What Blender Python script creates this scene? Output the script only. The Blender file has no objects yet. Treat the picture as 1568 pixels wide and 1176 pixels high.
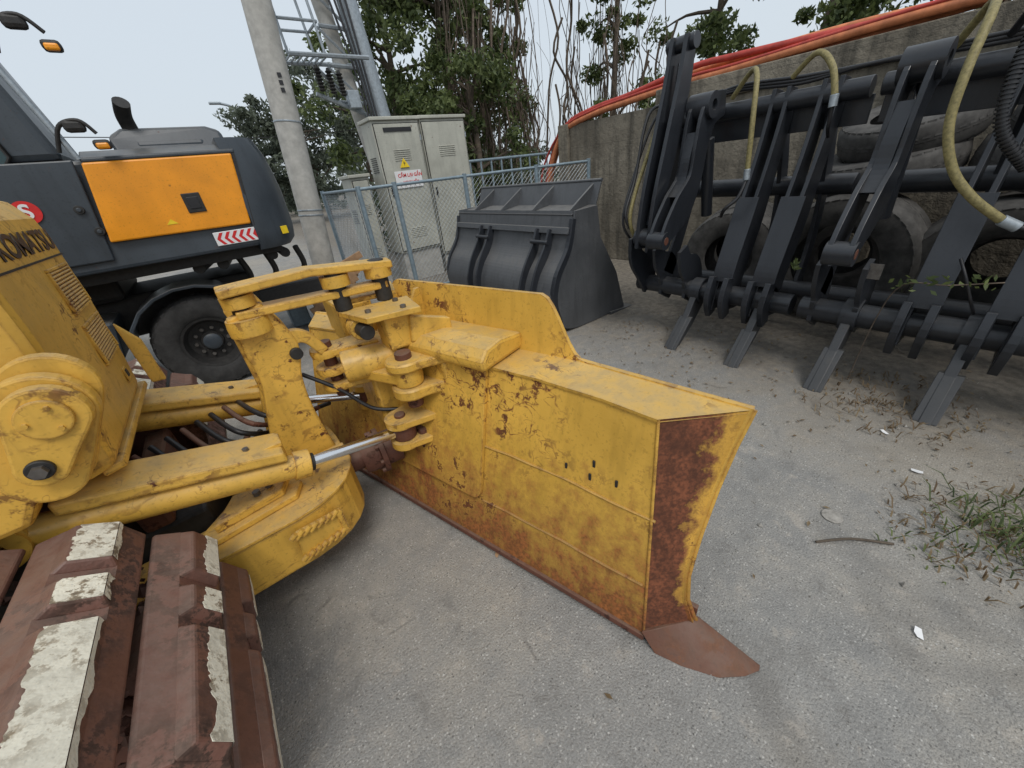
import bpy,bmesh,math,random
import numpy as np
from mathutils import Vector,Matrix
random.seed(7);rng=np.random.default_rng(7)
scene=bpy.context.scene
V=Vector
# ------------------------------------------------------------------ materials
def newmat(name):
    m=bpy.data.materials.new(name);m.use_nodes=True
    nt=m.node_tree;b=nt.nodes['Principled BSDF'];return m,nt,b
def N(nt,t,**k):
    n=nt.nodes.new(t)
    for a,v in k.items(): setattr(n,a,v)
    return n
def L(nt,a,b): nt.links.new(a,b)
def col(c): return (c[0],c[1],c[2],1)
def noise(nt,scale,detail=5,rough=.6,vec=None,dist=0):
    n=N(nt,'ShaderNodeTexNoise');n.inputs['Scale'].default_value=scale;n.inputs['Detail'].default_value=detail
    n.inputs['Roughness'].default_value=rough;n.inputs['Distortion'].default_value=dist
    if vec is not None: L(nt,vec,n.inputs['Vector'])
    return n.outputs['Fac']
def ramp(nt,fac,a,b,lo=0,hi=1):
    r=N(nt,'ShaderNodeMapRange');r.clamp=True
    L(nt,fac,r.inputs[0]);r.inputs[1].default_value=a;r.inputs[2].default_value=b;r.inputs[3].default_value=lo;r.inputs[4].default_value=hi
    return r.outputs[0]
def mix(nt,fac,a,b):
    m=N(nt,'ShaderNodeMix',data_type='RGBA')
    if isinstance(fac,(int,float)): m.inputs[0].default_value=fac
    else: L(nt,fac,m.inputs[0])
    for s,v in ((m.inputs[6],a),(m.inputs[7],b)):
        if isinstance(v,tuple): s.default_value=col(v)
        else: L(nt,v,s)
    return m.outputs[2]
def mth(nt,op,a,b=None,c=None):
    m=N(nt,'ShaderNodeMath',operation=op)
    for i,v in enumerate((a,b,c)):
        if v is None: continue
        if isinstance(v,(int,float)): m.inputs[i].default_value=v
        else: L(nt,v,m.inputs[i])
    return m.outputs[0]
def bump(nt,b,h,strength=.3,dist=.005):
    n=N(nt,'ShaderNodeBump');n.inputs['Strength'].default_value=strength;n.inputs['Distance'].default_value=dist
    L(nt,h,n.inputs['Height']);L(nt,n.outputs[0],b.inputs['Normal'])
def lines(nt,P,scale,width,rot=(0,0,0),sc=(1,1,1)):
    mp=N(nt,'ShaderNodeMapping');mp.inputs['Scale'].default_value=sc;mp.inputs['Rotation'].default_value=rot;L(nt,P,mp.inputs[0])
    n=noise(nt,scale,2,.55,mp.outputs[0]);d=mth(nt,'ABSOLUTE',mth(nt,'SUBTRACT',n,.5))
    return ramp(nt,d,width,width*.3)
def paint(name,base,rough=.45,rust=.15,rustcol=(.16,.045,.015),edge=0,dust=.3,dustcol=(.3,.25,.18),zr=None,scr=0,scale=1,edgecol=None,streak=.45,useU=False,bmp=.35):
    m,nt,b=newmat(name)
    g=N(nt,'ShaderNodeNewGeometry');P=g.outputs['Position']
    n1=noise(nt,2.2*scale,3,.65,P);n2=noise(nt,14*scale,4,.72,P);n3=noise(nt,70*scale,1,.6,P)
    c=mix(nt,ramp(nt,n1,.3,.7),tuple(x*.80 for x in base),tuple(min(1,x*1.1) for x in base))
    mp=N(nt,'ShaderNodeMapping');mp.inputs['Scale'].default_value=(9,9,1.2);L(nt,P,mp.inputs[0])
    ns=noise(nt,1.6*scale,3,.6,mp.outputs[0])
    c=mix(nt,ramp(nt,ns,.50,.75,0,streak),c,tuple(x*.42 for x in base))
    c=mix(nt,ramp(nt,n3,.60,.72,0,.35),c,tuple(x*.4 for x in base))
    thr=.66-.22*rust
    r=ramp(nt,n2,thr,thr+.06)
    r=mth(nt,'MULTIPLY',r,ramp(nt,n1,.42,.58,.0,1))
    if zr:
        gx=N(nt,'ShaderNodeSeparateXYZ');L(nt,P,gx.inputs[0])
        zz=mth(nt,'ADD',gx.outputs[2],mth(nt,'MULTIPLY',mth(nt,'SUBTRACT',n2,.5),1.2))
        zz=mth(nt,'ADD',zz,mth(nt,'MULTIPLY',mth(nt,'SUBTRACT',ns,.5),.8))
        r=mth(nt,'MAXIMUM',r,ramp(nt,zz,zr[1],zr[0],0,.95))
    if useU:
        at=N(nt,'ShaderNodeAttribute');at.attribute_name='u'
        gx=N(nt,'ShaderNodeSeparateXYZ');L(nt,P,gx.inputs[0])
        q=mth(nt,'ADD',at.outputs['Fac'],mth(nt,'MULTIPLY',mth(nt,'SUBTRACT',n2,.5),1.1))
        q=mth(nt,'ADD',q,mth(nt,'MULTIPLY',mth(nt,'SUBTRACT',n1,.5),1.6))
        q=mth(nt,'ADD',q,mth(nt,'MULTIPLY',mth(nt,'SUBTRACT',gx.outputs[2],.6),.35))
        r=mth(nt,'MAXIMUM',r,ramp(nt,q,.86,.62,0,1))
    if scr>0:
        s1=lines(nt,P,3.0,.018,(.5,.2,.8),(1,2.2,2.2));s2=lines(nt,P,5.0,.012,(1.2,.9,.1),(2.5,1,2.5))
        s=mth(nt,'MULTIPLY',mth(nt,'MAXIMUM',s1,s2),ramp(nt,n1,.46,.56,0,scr))
        s=mth(nt,'MULTIPLY',s,ramp(nt,n2,.42,.55));r=mth(nt,'MAXIMUM',r,s)
    if edge>0:
        bv=N(nt,'ShaderNodeBevel');bv.samples=2;bv.inputs[0].default_value=.011
        vm=N(nt,'ShaderNodeVectorMath',operation='DOT_PRODUCT');L(nt,bv.outputs[0],vm.inputs[0]);L(nt,g.outputs['Normal'],vm.inputs[1])
        e=mth(nt,'MULTIPLY',ramp(nt,vm.outputs['Value'],.995,.90,0,1),ramp(nt,n2,.40,.58,0,edge))
        r=mth(nt,'MAXIMUM',r,e)
    rc0=rustcol if edgecol is None else edgecol
    rc=mix(nt,ramp(nt,n3,.35,.65),tuple(x*.8 for x in rc0),tuple(min(1,x*1.7) for x in rc0))
    rc=mix(nt,ramp(nt,n2,.40,.62,0,.75),rc,tuple(x*.45 for x in rc0))
    c=mix(nt,r,c,rc)
    if dust>0:
        sx=N(nt,'ShaderNodeSeparateXYZ');L(nt,g.outputs['Normal'],sx.inputs[0])
        up=mth(nt,'MULTIPLY',ramp(nt,sx.outputs[2],.4,1,0,dust),ramp(nt,ns,.3,.6,.35,1))
        c=mix(nt,up,c,dustcol)
    L(nt,c,b.inputs['Base Color'])
    L(nt,mth(nt,'ADD',ramp(nt,n1,.3,.8,rough-.06,rough+.16),mth(nt,'MULTIPLY',r,.35)),b.inputs['Roughness'])
    bump(nt,b,noise(nt,26*scale,2,.65,P),bmp,.004)
    return m
def plain(name,base,rough=.5,metal=0,var=.2,scale=20,bmp=0):
    m,nt,b=newmat(name)
    g=N(nt,'ShaderNodeNewGeometry')
    n=noise(nt,scale,3,.65,g.outputs['Position'])
    c=mix(nt,ramp(nt,n,.3,.7),tuple(x*(1-var) for x in base),tuple(min(1,x*(1+var)) for x in base))
    L(nt,c,b.inputs['Base Color']);b.inputs['Roughness'].default_value=rough;b.inputs['Metallic'].default_value=metal
    if bmp: bump(nt,b,n,bmp,.004)
    return m
YEL=(.68,.40,.065)
M={}
M['yel']=paint('yellow_paint',YEL,.40,.34,edge=.9,dust=.45,dustcol=(.38,.31,.19),scr=.5)
M['yelB']=paint('yellow_blade_paint',YEL,.42,.48,edge=.95,dust=.35,zr=(.06,.60),rustcol=(.20,.065,.018),scr=1)
M['yelE']=paint('blade_end_paint',(.60,.33,.05),.5,.6,dust=.0,rustcol=(.125,.040,.017),scr=1,useU=True,bmp=.6)
M['rustE']=paint('end_bit_rust',(.12,.043,.022),.6,.9,dust=.15,rustcol=(.17,.058,.02),scr=.8,bmp=.6)
M['rust']=paint('rusty_steel',(.12,.045,.027),.65,.5,dust=.25,scale=1.4,rustcol=(.07,.026,.017))
M['red']=paint('track_brown',(.155,.070,.050),.55,.95,dust=.45,scale=1.5,rustcol=(.085,.045,.032),dustcol=(.25,.18,.145),scr=.8,bmp=.6)
M['cream']=paint('worn_cream',(.70,.67,.56),.8,.75,dust=0,scale=2.0,rustcol=(.33,.27,.19),scr=.8,streak=.3,bmp=.7)
M['chrome']=plain('chrome_rod',(.75,.75,.76),.18,1,.05)
M['dark']=plain('black_grime',(.020,.019,.018),.6,0,.4,30)
M['blk']=paint('black_attachment_paint',(.022,.025,.031),.34,.0,dust=.32,dustcol=(.11,.106,.10),edgecol=(.07,.07,.07),rustcol=(.1,.1,.1),bmp=.15)
M['tinewear']=paint('scuffed_tine',(.036,.038,.042),.42,.5,dust=.35,rustcol=(.085,.085,.085),dustcol=(.13,.125,.11),scr=.4,bmp=.2)
M['bkt']=paint('bucket_grey_paint',(.075,.079,.085),.42,.03,dust=.65,rustcol=(.14,.14,.14),dustcol=(.20,.19,.175),scr=.25,bmp=.2)
M['exg']=paint('excavator_grey_paint',(.046,.057,.069),.33,.0,dust=.25,bmp=.05)
M['exo']=paint('excavator_orange_paint',(.86,.32,.012),.33,.0,dust=.12,streak=.10,bmp=.05)
M['rub']=plain('tyre_rubber',(.030,.029,.028),.8,0,.4,14,.3)
M['rubd']=plain('dusty_tyre_rubber',(.066,.063,.059),.8,0,.45,10,.3)
M['hose']=plain('rubber_hose',(.016,.016,.018),.45)
M['hoseg']=plain('olive_hose_sleeve',(.22,.185,.075),.6,0,.35,60)
M['cab']=paint('cabinet_beige_paint',(.44,.44,.38),.5,.02,dust=.2,streak=.3,bmp=.05)
M['galv']=plain('galvanised_steel',(.34,.38,.41),.45,.5,.2,30)
M['blue']=plain('fence_blue_grey',(.20,.26,.30),.5,.2,.2,20)
M['conc']=plain('pole_concrete',(.40,.39,.36),.85,0,.18,9,.3)
M['white']=plain('white_plate',(.74,.74,.74),.4,0,.05)
M['redp']=plain('red_print',(.6,.02,.02),.45,0,.1)
M['yelp']=plain('yellow_print',(.85,.6,.02),.45,0,.1)
M['pipe']=plain('orange_conduit',(.56,.19,.08),.55,0,.3,8)
M['pipered']=plain('red_conduit',(.42,.05,.035),.55,0,.25,8)
M['wood']=plain('plywood',(.32,.19,.10),.7,0,.3,12)
M['bark']=plain('bark',(.085,.066,.048),.9,0,.4,14,.6)
M['vine']=plain('dry_vine',(.13,.10,.075),.9,0,.4,14)
M['stone']=plain('stone',(.27,.255,.23),.9,0,.4,30)
M['brass']=plain('dull_bolt',(.16,.15,.14),.45,.7,.3)
m,nt,b=newmat('dark_cab_glass');b.inputs['Base Color'].default_value=(.02,.05,.055,1);b.inputs['Roughness'].default_value=.06;M['glass']=m
def leafmat(name,a,b_):
    m,nt,b=newmat(name);g=N(nt,'ShaderNodeNewGeometry')
    n=noise(nt,.9,2,.6,g.outputs['Position'])
    f=mth(nt,'ADD',mth(nt,'MULTIPLY',g.outputs['Random Per Island'],.55),mth(nt,'MULTIPLY',n,.5))
    c=mix(nt,ramp(nt,f,.2,.85),a,b_)
    L(nt,c,b.inputs['Base Color']);b.inputs['Roughness'].default_value=.6
    tr=N(nt,'ShaderNodeBsdfTranslucent');L(nt,c,tr.inputs[0]);ms=N(nt,'ShaderNodeMixShader');ms.inputs[0].default_value=.35
    L(nt,b.outputs[0],ms.inputs[1]);L(nt,tr.outputs[0],ms.inputs[2]);L(nt,ms.outputs[0],nt.nodes['Material Output'].inputs[0]);return m
M['leaf']=leafmat('leaf_green',(.032,.055,.018),(.17,.21,.07))
M['leafd']=leafmat('leaf_dull',(.045,.06,.034),(.13,.155,.09))
M['leaffar']=leafmat('leaf_hazy',(.07,.088,.065),(.15,.175,.125))  # distance haze put into the leaf colour as paler, greyer greens
M['dry']=leafmat('dry_leaf',(.12,.075,.04),(.28,.21,.12))
# ------------------------------------------------------------------ geometry helpers
class G:
    def __init__(s,name,loc):
        s.o=bpy.data.objects.new(name,None);s.o.empty_display_size=.2;s.o.location=loc;s.l=V(loc);bpy.context.collection.objects.link(s.o)
def finish(g,name,me,mat,bevel=0,smooth=None):
    if isinstance(mat,str): mat=M[mat]
    me.materials.append(mat)
    if smooth:
        me.polygons.foreach_set('use_smooth',[True]*len(me.polygons))
        if smooth is not True: me.set_sharp_from_angle(angle=math.radians(smooth))
    o=bpy.data.objects.new(name,me);bpy.context.collection.objects.link(o)
    if isinstance(g,G): o.parent=g.o
    if bevel:
        bm=o.modifiers.new('b','BEVEL');bm.width=bevel;bm.segments=2;bm.limit_method='ANGLE';bm.angle_limit=math.radians(40)
    return o
def part(g,name,verts,faces,mat,bevel=0,smooth=None):
    me=bpy.data.meshes.new(name);l=g.l if isinstance(g,G) else V((0,0,0))
    me.from_pydata([tuple(V(v)-l) for v in verts],[],faces)
    b=bmesh.new();b.from_mesh(me);bmesh.ops.recalc_face_normals(b,faces=b.faces);b.to_mesh(me);b.free()
    return finish(g,name,me,mat,bevel,smooth)
def prism(g,name,poly,vec,mat,bevel=.004,smooth=None):
    n=len(poly);vec=V(vec)
    vs=[V(p) for p in poly]+[V(p)+vec for p in poly]
    fs=[tuple(range(n)),tuple(range(2*n-1,n-1,-1))]+[(i,(i+1)%n,n+(i+1)%n,n+i) for i in range(n)]
    return part(g,name,vs,fs,mat,bevel,smooth)
def box(g,name,c,size,mat,bevel=.005,ax=None):
    c=V(c);X,Y,Z=[V(a) for a in (ax or ((1,0,0),(0,1,0),(0,0,1)))]
    a,b_,d=[s/2 for s in size]
    vs=[c+X*(sx*a)+Y*(sy*b_)+Z*(sz*d) for sx in(-1,1) for sy in(-1,1) for sz in(-1,1)]
    fs=[(0,1,3,2),(4,6,7,5),(0,4,5,1),(2,3,7,6),(0,2,6,4),(1,5,7,3)]
    return part(g,name,vs,fs,mat,bevel)
def bb(g,name,x0,x1,y0,y1,z0,z1,mat,bevel=.005):
    return box(g,name,((x0+x1)/2,(y0+y1)/2,(z0+z1)/2),(x1-x0,y1-y0,z1-z0),mat,bevel)
def tubeverts(pts,rs,n=12):
    pts=[V(p) for p in pts];vs=[];fs=[]
    if not hasattr(rs,'__len__'): rs=[rs]*len(pts)
    t=(pts[1]-pts[0]).normalized();u=t.orthogonal().normalized()
    for i,p in enumerate(pts):
        if i==0: t=(pts[1]-pts[0])
        elif i==len(pts)-1: t=pts[-1]-pts[-2]
        else: t=pts[i+1]-pts[i-1]
        t=t.normalized();u=(u-t*u.dot(t)).normalized();w=t.cross(u)
        for k in range(n):
            a=2*math.pi*k/n;vs.append(p+(u*math.cos(a)+w*math.sin(a))*rs[i])
    for i in range(len(pts)-1):
        for k in range(n):
            fs.append((i*n+k,i*n+(k+1)%n,(i+1)*n+(k+1)%n,(i+1)*n+k))
    fs.append(tuple(range(n-1,-1,-1)));fs.append(tuple((len(pts)-1)*n+k for k in range(n)))
    return vs,fs
def tube(g,name,pts,r,mat,n=12):
    vs,fs=tubeverts(pts,r,n);return part(g,name,vs,fs,mat,0,50)
def cyl(g,name,a,b,r,mat,n=28,bevel=.003):
    vs,fs=tubeverts([a,b],r,n);return part(g,name,vs,fs,mat,bevel,50)
def multi(g,name,lst,mat,smooth=50,bevel=0):
    vs=[];fs=[]
    for a,b in lst:
        k=len(vs);vs+=list(a);fs+=[tuple(i+k for i in f) for f in b]
    return part(g,name,vs,fs,mat,bevel,smooth)
def spline(pts,n=8):
    pts=[V(p) for p in pts];P=[pts[0]]+pts+[pts[-1]];o=[]
    for i in range(1,len(P)-2):
        for k in range(n):
            t=k/n;a,b,c,d=P[i-1],P[i],P[i+1],P[i+2]
            o.append(.5*((2*b)+(c-a)*t+(2*a-5*b+4*c-d)*t*t+(3*b-a-3*c+d)*t**3))
    o.append(pts[-1]);return o
def lathe(g,name,c,axis,prof,mat,n=40,smooth=35):
    c=V(c);axis=V(axis).normalized();u=axis.orthogonal().normalized();w=axis.cross(u);vs=[];fs=[];m=len(prof)
    for k in range(n):
        a=2*math.pi*k/n;d=u*math.cos(a)+w*math.sin(a)
        for r,h in prof: vs.append(c+d*r+axis*h)
    for k in range(n):
        for j in range(m):
            fs.append((k*m+j,k*m+(j+1)%m,((k+1)%n)*m+(j+1)%m,((k+1)%n)*m+j))
    return part(g,name,vs,fs,mat,0,smooth)
def bolts(g,name,pts,axis,r=.014,h=.014,mat='brass'):
    multi(g,name,[tubeverts([V(p),V(p)+V(axis).normalized()*h],r,6) for p in pts],mat,None)
def offset_outline(center,widths):
    L_=[];R_=[]
    for i,(x,z) in enumerate(center):
        a=center[max(i-1,0)];b=center[min(i+1,len(center)-1)]
        dx,dz=b[0]-a[0],b[1]-a[1];l=math.hypot(dx,dz);nx,nz=-dz/l,dx/l;w=widths[i]/2
        L_.append((x+nx*w,z+nz*w));R_.append((x-nx*w,z-nz*w))
    return L_+R_[::-1]
def xzplate(g,name,outline,y,th,mat,bevel=.004):
    n=len(outline)//2;Lh=outline[:n];Rh=outline[n:][::-1];vs=[];fs=[]
    for (a,b_) in zip(Lh,Rh):
        vs+=[(a[0],y,a[1]),(b_[0],y,b_[1]),(a[0],y+th,a[1]),(b_[0],y+th,b_[1])]
    for i in range(n-1):
        k=4*i;q=k+4
        fs+=[(k,k+1,q+1,q),(k+2,q+2,q+3,k+3),(k,q,q+2,k+2),(k+1,k+3,q+3,q+1)]
    fs+=[(0,2,3,1),(4*n-4,4*n-3,4*n-1,4*n-2)]
    return part(g,name,vs,fs,mat,bevel)
def sm2(c,n=5):
    p=spline([(a,0,b) for a,b in c],n);return [(q.x,q.z) for q in p]
def curved(g,name,center,widths,y,th,mat,bevel=.004):
    n=5;c=sm2(center,n);w=sm2([(a,0) for a in widths],n);w=[q[0] for q in w]
    return xzplate(g,name,offset_outline(c,w),y,th,mat,bevel)
# ------------------------------------------------------------------ world / light / camera
w=bpy.data.worlds.new("World");scene.world=w;w.use_nodes=True;nt=w.node_tree
bg=nt.nodes['Background'];sky=nt.nodes.new('ShaderNodeTexSky');sky.sky_type='NISHITA';sky.sun_disc=False
SE,SR=58,200
sky.sun_elevation=math.radians(SE);sky.sun_rotation=math.radians(SR);sky.dust_density=6;sky.air_density=1.0;sky.ozone_density=1
mx=nt.nodes.new('ShaderNodeMix');mx.data_type='RGBA';mx.inputs[0].default_value=.78
nt.links.new(sky.outputs[0],mx.inputs[6]);mx.inputs[7].default_value=(7.6,8.4,9.1,1)
nt.links.new(mx.outputs[2],bg.inputs[0]);bg.inputs[1].default_value=.104
scene.view_settings.view_transform='Standard';scene.view_settings.look='None';scene.view_settings.exposure=0
sl=bpy.data.lights.new('sun','SUN');sl.energy=1.5;sl.angle=math.radians(24);sl.color=(1,.97,.92)
so=bpy.data.objects.new('sun',sl);bpy.context.collection.objects.link(so)
az=math.radians(SR);el=math.radians(SE)
sd=V((math.sin(az)*math.cos(el),math.cos(az)*math.cos(el),math.sin(el)))
so.rotation_euler=sd.to_track_quat('Z','Y').to_euler()
p=math.radians(30);r=math.radians(7);h=math.radians(55)
Fh=V((math.cos(h),math.sin(h),0));R0=V((math.sin(h),-math.cos(h),0))
F=Fh*math.cos(p)-V((0,0,1))*math.sin(p);U0=Fh*math.sin(p)+V((0,0,1))*math.cos(p)
R=R0*math.cos(r)-U0*math.sin(r);U=R0*math.sin(r)+U0*math.cos(r)
cd=bpy.data.cameras.new('camera');cam=bpy.data.objects.new('camera',cd);bpy.context.collection.objects.link(cam)
cd.sensor_width=36;cd.lens=36*566/1568;cd.clip_start=.05;cd.clip_end=2000
cam.matrix_world=Matrix((( R.x,U.x,-F.x,0),(R.y,U.y,-F.y,0),(R.z,U.z,-F.z,1.7),(0,0,0,1)))
scene.camera=cam
# ------------------------------------------------------------------ ground
def ground():
    m,nt,b=newmat('dusty_asphalt');g=N(nt,'ShaderNodeNewGeometry');P=g.outputs['Position']
    n1=noise(nt,.55,4,.6,P,.4);n2=noise(nt,3.5,5,.72,P);n3=noise(nt,130,2,.7,P);n4=noise(nt,14,4,.7,P)
    c=mix(nt,ramp(nt,n2,.3,.7),(.205,.202,.193),(.285,.277,.26))
    dustm=ramp(nt,mth(nt,'ADD',mth(nt,'MULTIPLY',n1,.75),mth(nt,'MULTIPLY',n2,.35)),.48,.66)
    c=mix(nt,mth(nt,'MULTIPLY',dustm,.6),c,(.335,.295,.235))
    vo=N(nt,'ShaderNodeTexVoronoi');vo.inputs['Scale'].default_value=85;L(nt,P,vo.inputs['Vector'])
    chip=mth(nt,'MULTIPLY',ramp(nt,vo.outputs['Distance'],.36,.22),ramp(nt,n4,.38,.56))
    bw=N(nt,'ShaderNodeRGBToBW');L(nt,vo.outputs['Color'],bw.inputs[0])
    c=mix(nt,mth(nt,'MULTIPLY',chip,.75),c,mix(nt,ramp(nt,bw.outputs[0],.3,.7),(.08,.078,.074),(.50,.49,.46)))
    c=mix(nt,ramp(nt,n3,.54,.70,0,.5),c,(.11,.105,.097))
    c=mix(nt,ramp(nt,n3,.44,.32,0,.4),c,(.46,.44,.40))
    n5=noise(nt,1.7,4,.65,P,.8);c=mix(nt,ramp(nt,n5,.55,.70,0,.42),c,(.13,.12,.106))
    n6=noise(nt,7,4,.78,P,.3);c=mix(nt,ramp(nt,n6,.58,.66,0,.4),c,(.40,.36,.31));c=mix(nt,ramp(nt,n6,.40,.33,0,.4),c,(.14,.13,.118))
    cr=lines(nt,P,.9,.004);c=mix(nt,mth(nt,'MULTIPLY',cr,ramp(nt,n2,.5,.6,0,.5)),c,(.09,.085,.08))
    sx=N(nt,'ShaderNodeSeparateXYZ');L(nt,P,sx.inputs[0])
    bx=ramp(nt,mth(nt,'ADD',sx.outputs[0],mth(nt,'MULTIPLY',mth(nt,'SUBTRACT',n2,.5),2.6)),2.4,3.8)
    c=mix(nt,mth(nt,'MULTIPLY',bx,.8),c,mix(nt,ramp(nt,n4,.35,.65),(.08,.068,.052),(.205,.175,.135)))
    L(nt,c,b.inputs['Base Color']);b.inputs['Roughness'].default_value=.92
    bump(nt,b,mth(nt,'ADD',noise(nt,130,1,.7,P),mth(nt,'MULTIPLY',noise(nt,16,3,.7,P),1.3)),.7,.008)
    me=bpy.data.meshes.new('ground');s=600
    me.from_pydata([(-s,-s,0),(s,-s,0),(s,s,0),(-s,s,0)],[],[(0,1,2,3)]);finish(None,'ground',me,m)
ground()
# ------------------------------------------------------------------ bulldozer
D=G('bulldozer',(-.9,1.95,0))
O=V((.75,.38,0));bx_=V((-.27,.963,0));nx_=V((.963,.27,0))
def B(s,w_,z): return O+bx_*s+nx_*w_+V((0,0,z))
SC=1.225
def mir(s): return 2*SC-s
def topz(s):
    s=min(s,mir(s))
    if s<.50: return .95
    if s<.72:
        t=(s-.50)/.22;return .95+.26*(t*t*(3-2*t))
    return 1.21
def interp(pts,z):
    for i in range(len(pts)-1):
        if pts[i][0]<=z<=pts[i+1][0]:
            u=(z-pts[i][0])/(pts[i+1][0]-pts[i][0]);return pts[i][1]*(1-u)+pts[i+1][1]*u
    return pts[-1][1] if z>pts[-1][0] else pts[0][1]
def wprof(s,z):
    v=interp([(0,.20),(.05,.165),(.1,.145),(.2,.15),(.3,.175),(.4,.21),(.5,.25),(.65,.315),(.8,.37),(.95,.413),(1.21,.46)],z)
    k=min(1,max(0,(min(s,mir(s))+.157)/.7));return v+.09*k*min(1,z/.95)
def send(z): return interp([(0,-.20),(.05,-.17),(.1,-.145),(.2,-.105),(.3,-.09),(.45,-.093),(.65,-.11),(.8,-.13),(.95,-.157),(1.3,-.157)],z)
def mold():
    ss=[ -.157,0,.2,.4,.48,.51,.54,.57,.60,.63,.66,.69,.72,.76,.9,1.05,SC];ss=ss+[mir(a) for a in ss[:-1]][::-1]
    NZ=20;vs=[];fs=[];m=len(ss)
    for layer in (0,.022):
        for i,s in enumerate(ss):
            tz=topz(s)
            for j in range(NZ+1):
                z=.012+(tz-.012)*j/NZ
                s2=s
                if i==0: s2=send(z)
                if i==m-1: s2=mir(send(z))
                vs.append(B(s2,wprof(s,z)-layer,z))
    K=m*(NZ+1)
    idx=lambda l,i,j:l*K+i*(NZ+1)+j
    for i in range(m-1):
        for j in range(NZ):
            fs.append((idx(0,i,j),idx(0,i+1,j),idx(0,i+1,j+1),idx(0,i,j+1)))
            fs.append((idx(1,i,j),idx(1,i,j+1),idx(1,i+1,j+1),idx(1,i+1,j)))
        fs.append((idx(0,i,NZ),idx(0,i+1,NZ),idx(1,i+1,NZ),idx(1,i,NZ)))
        fs.append((idx(0,i,0),idx(1,i,0),idx(1,i+1,0),idx(0,i+1,0)))
    for i in (0,m-1):
        for j in range(NZ): fs.append((idx(0,i,j),idx(0,i,j+1),idx(1,i,j+1),idx(1,i,j)))
    part(D,'blade_moldboard',vs,fs,'yelB',0,35)
mold()
def wback(z): return .22*z/.95
def wb2(s,z): return wback(z)+.06*min(1,max(0,min(s,2.45-s)/.5))*z/.95
zs=[.03,.3,.6,.94];vs=[];fs=[];cols_=[0,.3,.6,.9,1.2,1.5,1.9,2.45]
for s in cols_:
    for z in zs:
        s2=s
        if s==0: s2=.091*z/.95
        if s==2.45: s2=mir(.091*z/.95)
        vs.append(B(s2,wb2(s,z),z))
n=len(zs)
for i in range(len(cols_)-1):
    for j in range(n-1): fs.append((i*n+j,(i+1)*n+j,(i+1)*n+j+1,i*n+j+1))
part(D,'blade_back_plate',vs,fs,'yelB',0,30)
tv=[]
for s in cols_:
    k=.06*min(1,min(s,2.45-s)/.5);s1=s+(.091 if s==0 else (-.091 if s==2.45 else 0));s0=s+(-.157 if s==0 else (.157 if s==2.45 else 0))
    tv+=[B(s1,wback(.94)+k-.010,.945),B(s0,wprof(s0,.945)-.015,.945)]
part(D,'blade_top_cover',tv+[v-V((0,0,.012)) for v in tv],[(2*i,2*i+2,2*i+3,2*i+1) for i in range(7)]+[(16+2*i,16+2*i+1,16+2*i+3,16+2*i+2) for i in range(7)]+[(2*i,16+2*i,16+2*i+2,2*i+2) for i in range(7)],'yel')
for side in (0,1):
    f=(lambda s:s) if side==0 else mir
    zz=[.03,.08,.12,.2,.3,.4,.48,.56,.65,.72,.8,.88,.94]
    vs=[];us=[];NC=7
    for z in zz:
        a=B(f(.091*z/.95),wback(z),z);b_=B(f(send(z)),wprof(-.157,z)-.012,z)
        for k in range(NC): vs.append(a.lerp(b_,k/(NC-1)));us.append(k/(NC-1))
    o=part(D,'blade_end_plate',vs,[(NC*i+k,NC*i+k+1,NC*i+NC+k+1,NC*i+NC+k) for i in range(len(zz)-1) for k in range(NC-1)],'yelE',0,30)
    at=o.data.attributes.new('u','FLOAT','POINT');at.data.foreach_set('value',us)
    tube(D,'blade_end_edge',[B(f(send(z)-.004),wprof(-.157,z)-.004,z) for z in zz],.009,'yelB',8)
    tube(D,'blade_end_rear_edge',[B(f(.091*z/.95),wback(z),z) for z in (.04,.3,.6,.94)],.006,'yelB',8)
    P1=[B(f(.01),.0,.07),B(f(-.05),.05,.085),B(f(-.11),.105,.095),B(f(-.155),.14,.10)]
    P2=[B(f(-.05),-.012,.0),B(f(-.15),.0,.0),B(f(-.27),.035,.0),B(f(-.345),.085,.012)]
    P3=[B(f(-.385),.135,.006)]
    vs=P1+P2+P3;vs2=[v+nx_*.022 for v in vs]
    fs=[(0,1,5,4),(1,2,6,5),(2,3,7,6),(3,8,7)]
    k=len(vs);fs2=[tuple(i+k for i in q[::-1]) for q in fs];rim=[0,4,5,6,7,8,3,2,1]
    fs3=[(rim[i],rim[(i+1)%9],rim[(i+1)%9]+k,rim[i]+k) for i in range(9)]
    part(D,'cutting_edge_end_bit',vs+vs2,fs+fs2+fs3,'rustE',.002,40)
prism(D,'cutting_edge',[B(-.15,.14,.0),B(-.15,.21,.0),B(-.15,.17,.16),B(-.15,.15,.16)],bx_*(2.75),'rust',.003)
prism(D,'blade_bottom_rear_lip',[B(.0,-.005,.025),B(.0,.16,.02),B(.0,.16,.04),B(.0,.0,.05)],bx_*(2.45),'rust',.003)
for z in (.27,.56):
    tube(D,'weld_seam',[B(s,wb2(s,z)-.003,z+.004*math.sin(s*20)) for s in (.04,.2,.3,.4,.5,.6,.7,.86)],.0055,'yelB',6)
for s,z in ((.20,.64),(.31,.62),(.42,.62),(.30,.68)):
    box(D,'drain_slot',B(s,wb2(s,z)-.003,z),(.006,.011,.034),'dark',.002,(nx_,bx_,(0,0,1)))
def rounded(s0,s1,z0,z1,rr):
    pts=[]
    for cs_,cz,a0 in ((s0+rr,z0+rr,180),(s1-rr,z0+rr,270),(s1-rr,z1-rr,0),(s0+rr,z1-rr,90)):
        for k in range(6):
            a=math.radians(a0+k*18);pts.append((cs_+rr*math.cos(a),cz+rr*math.sin(a)))
    return pts
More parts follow.
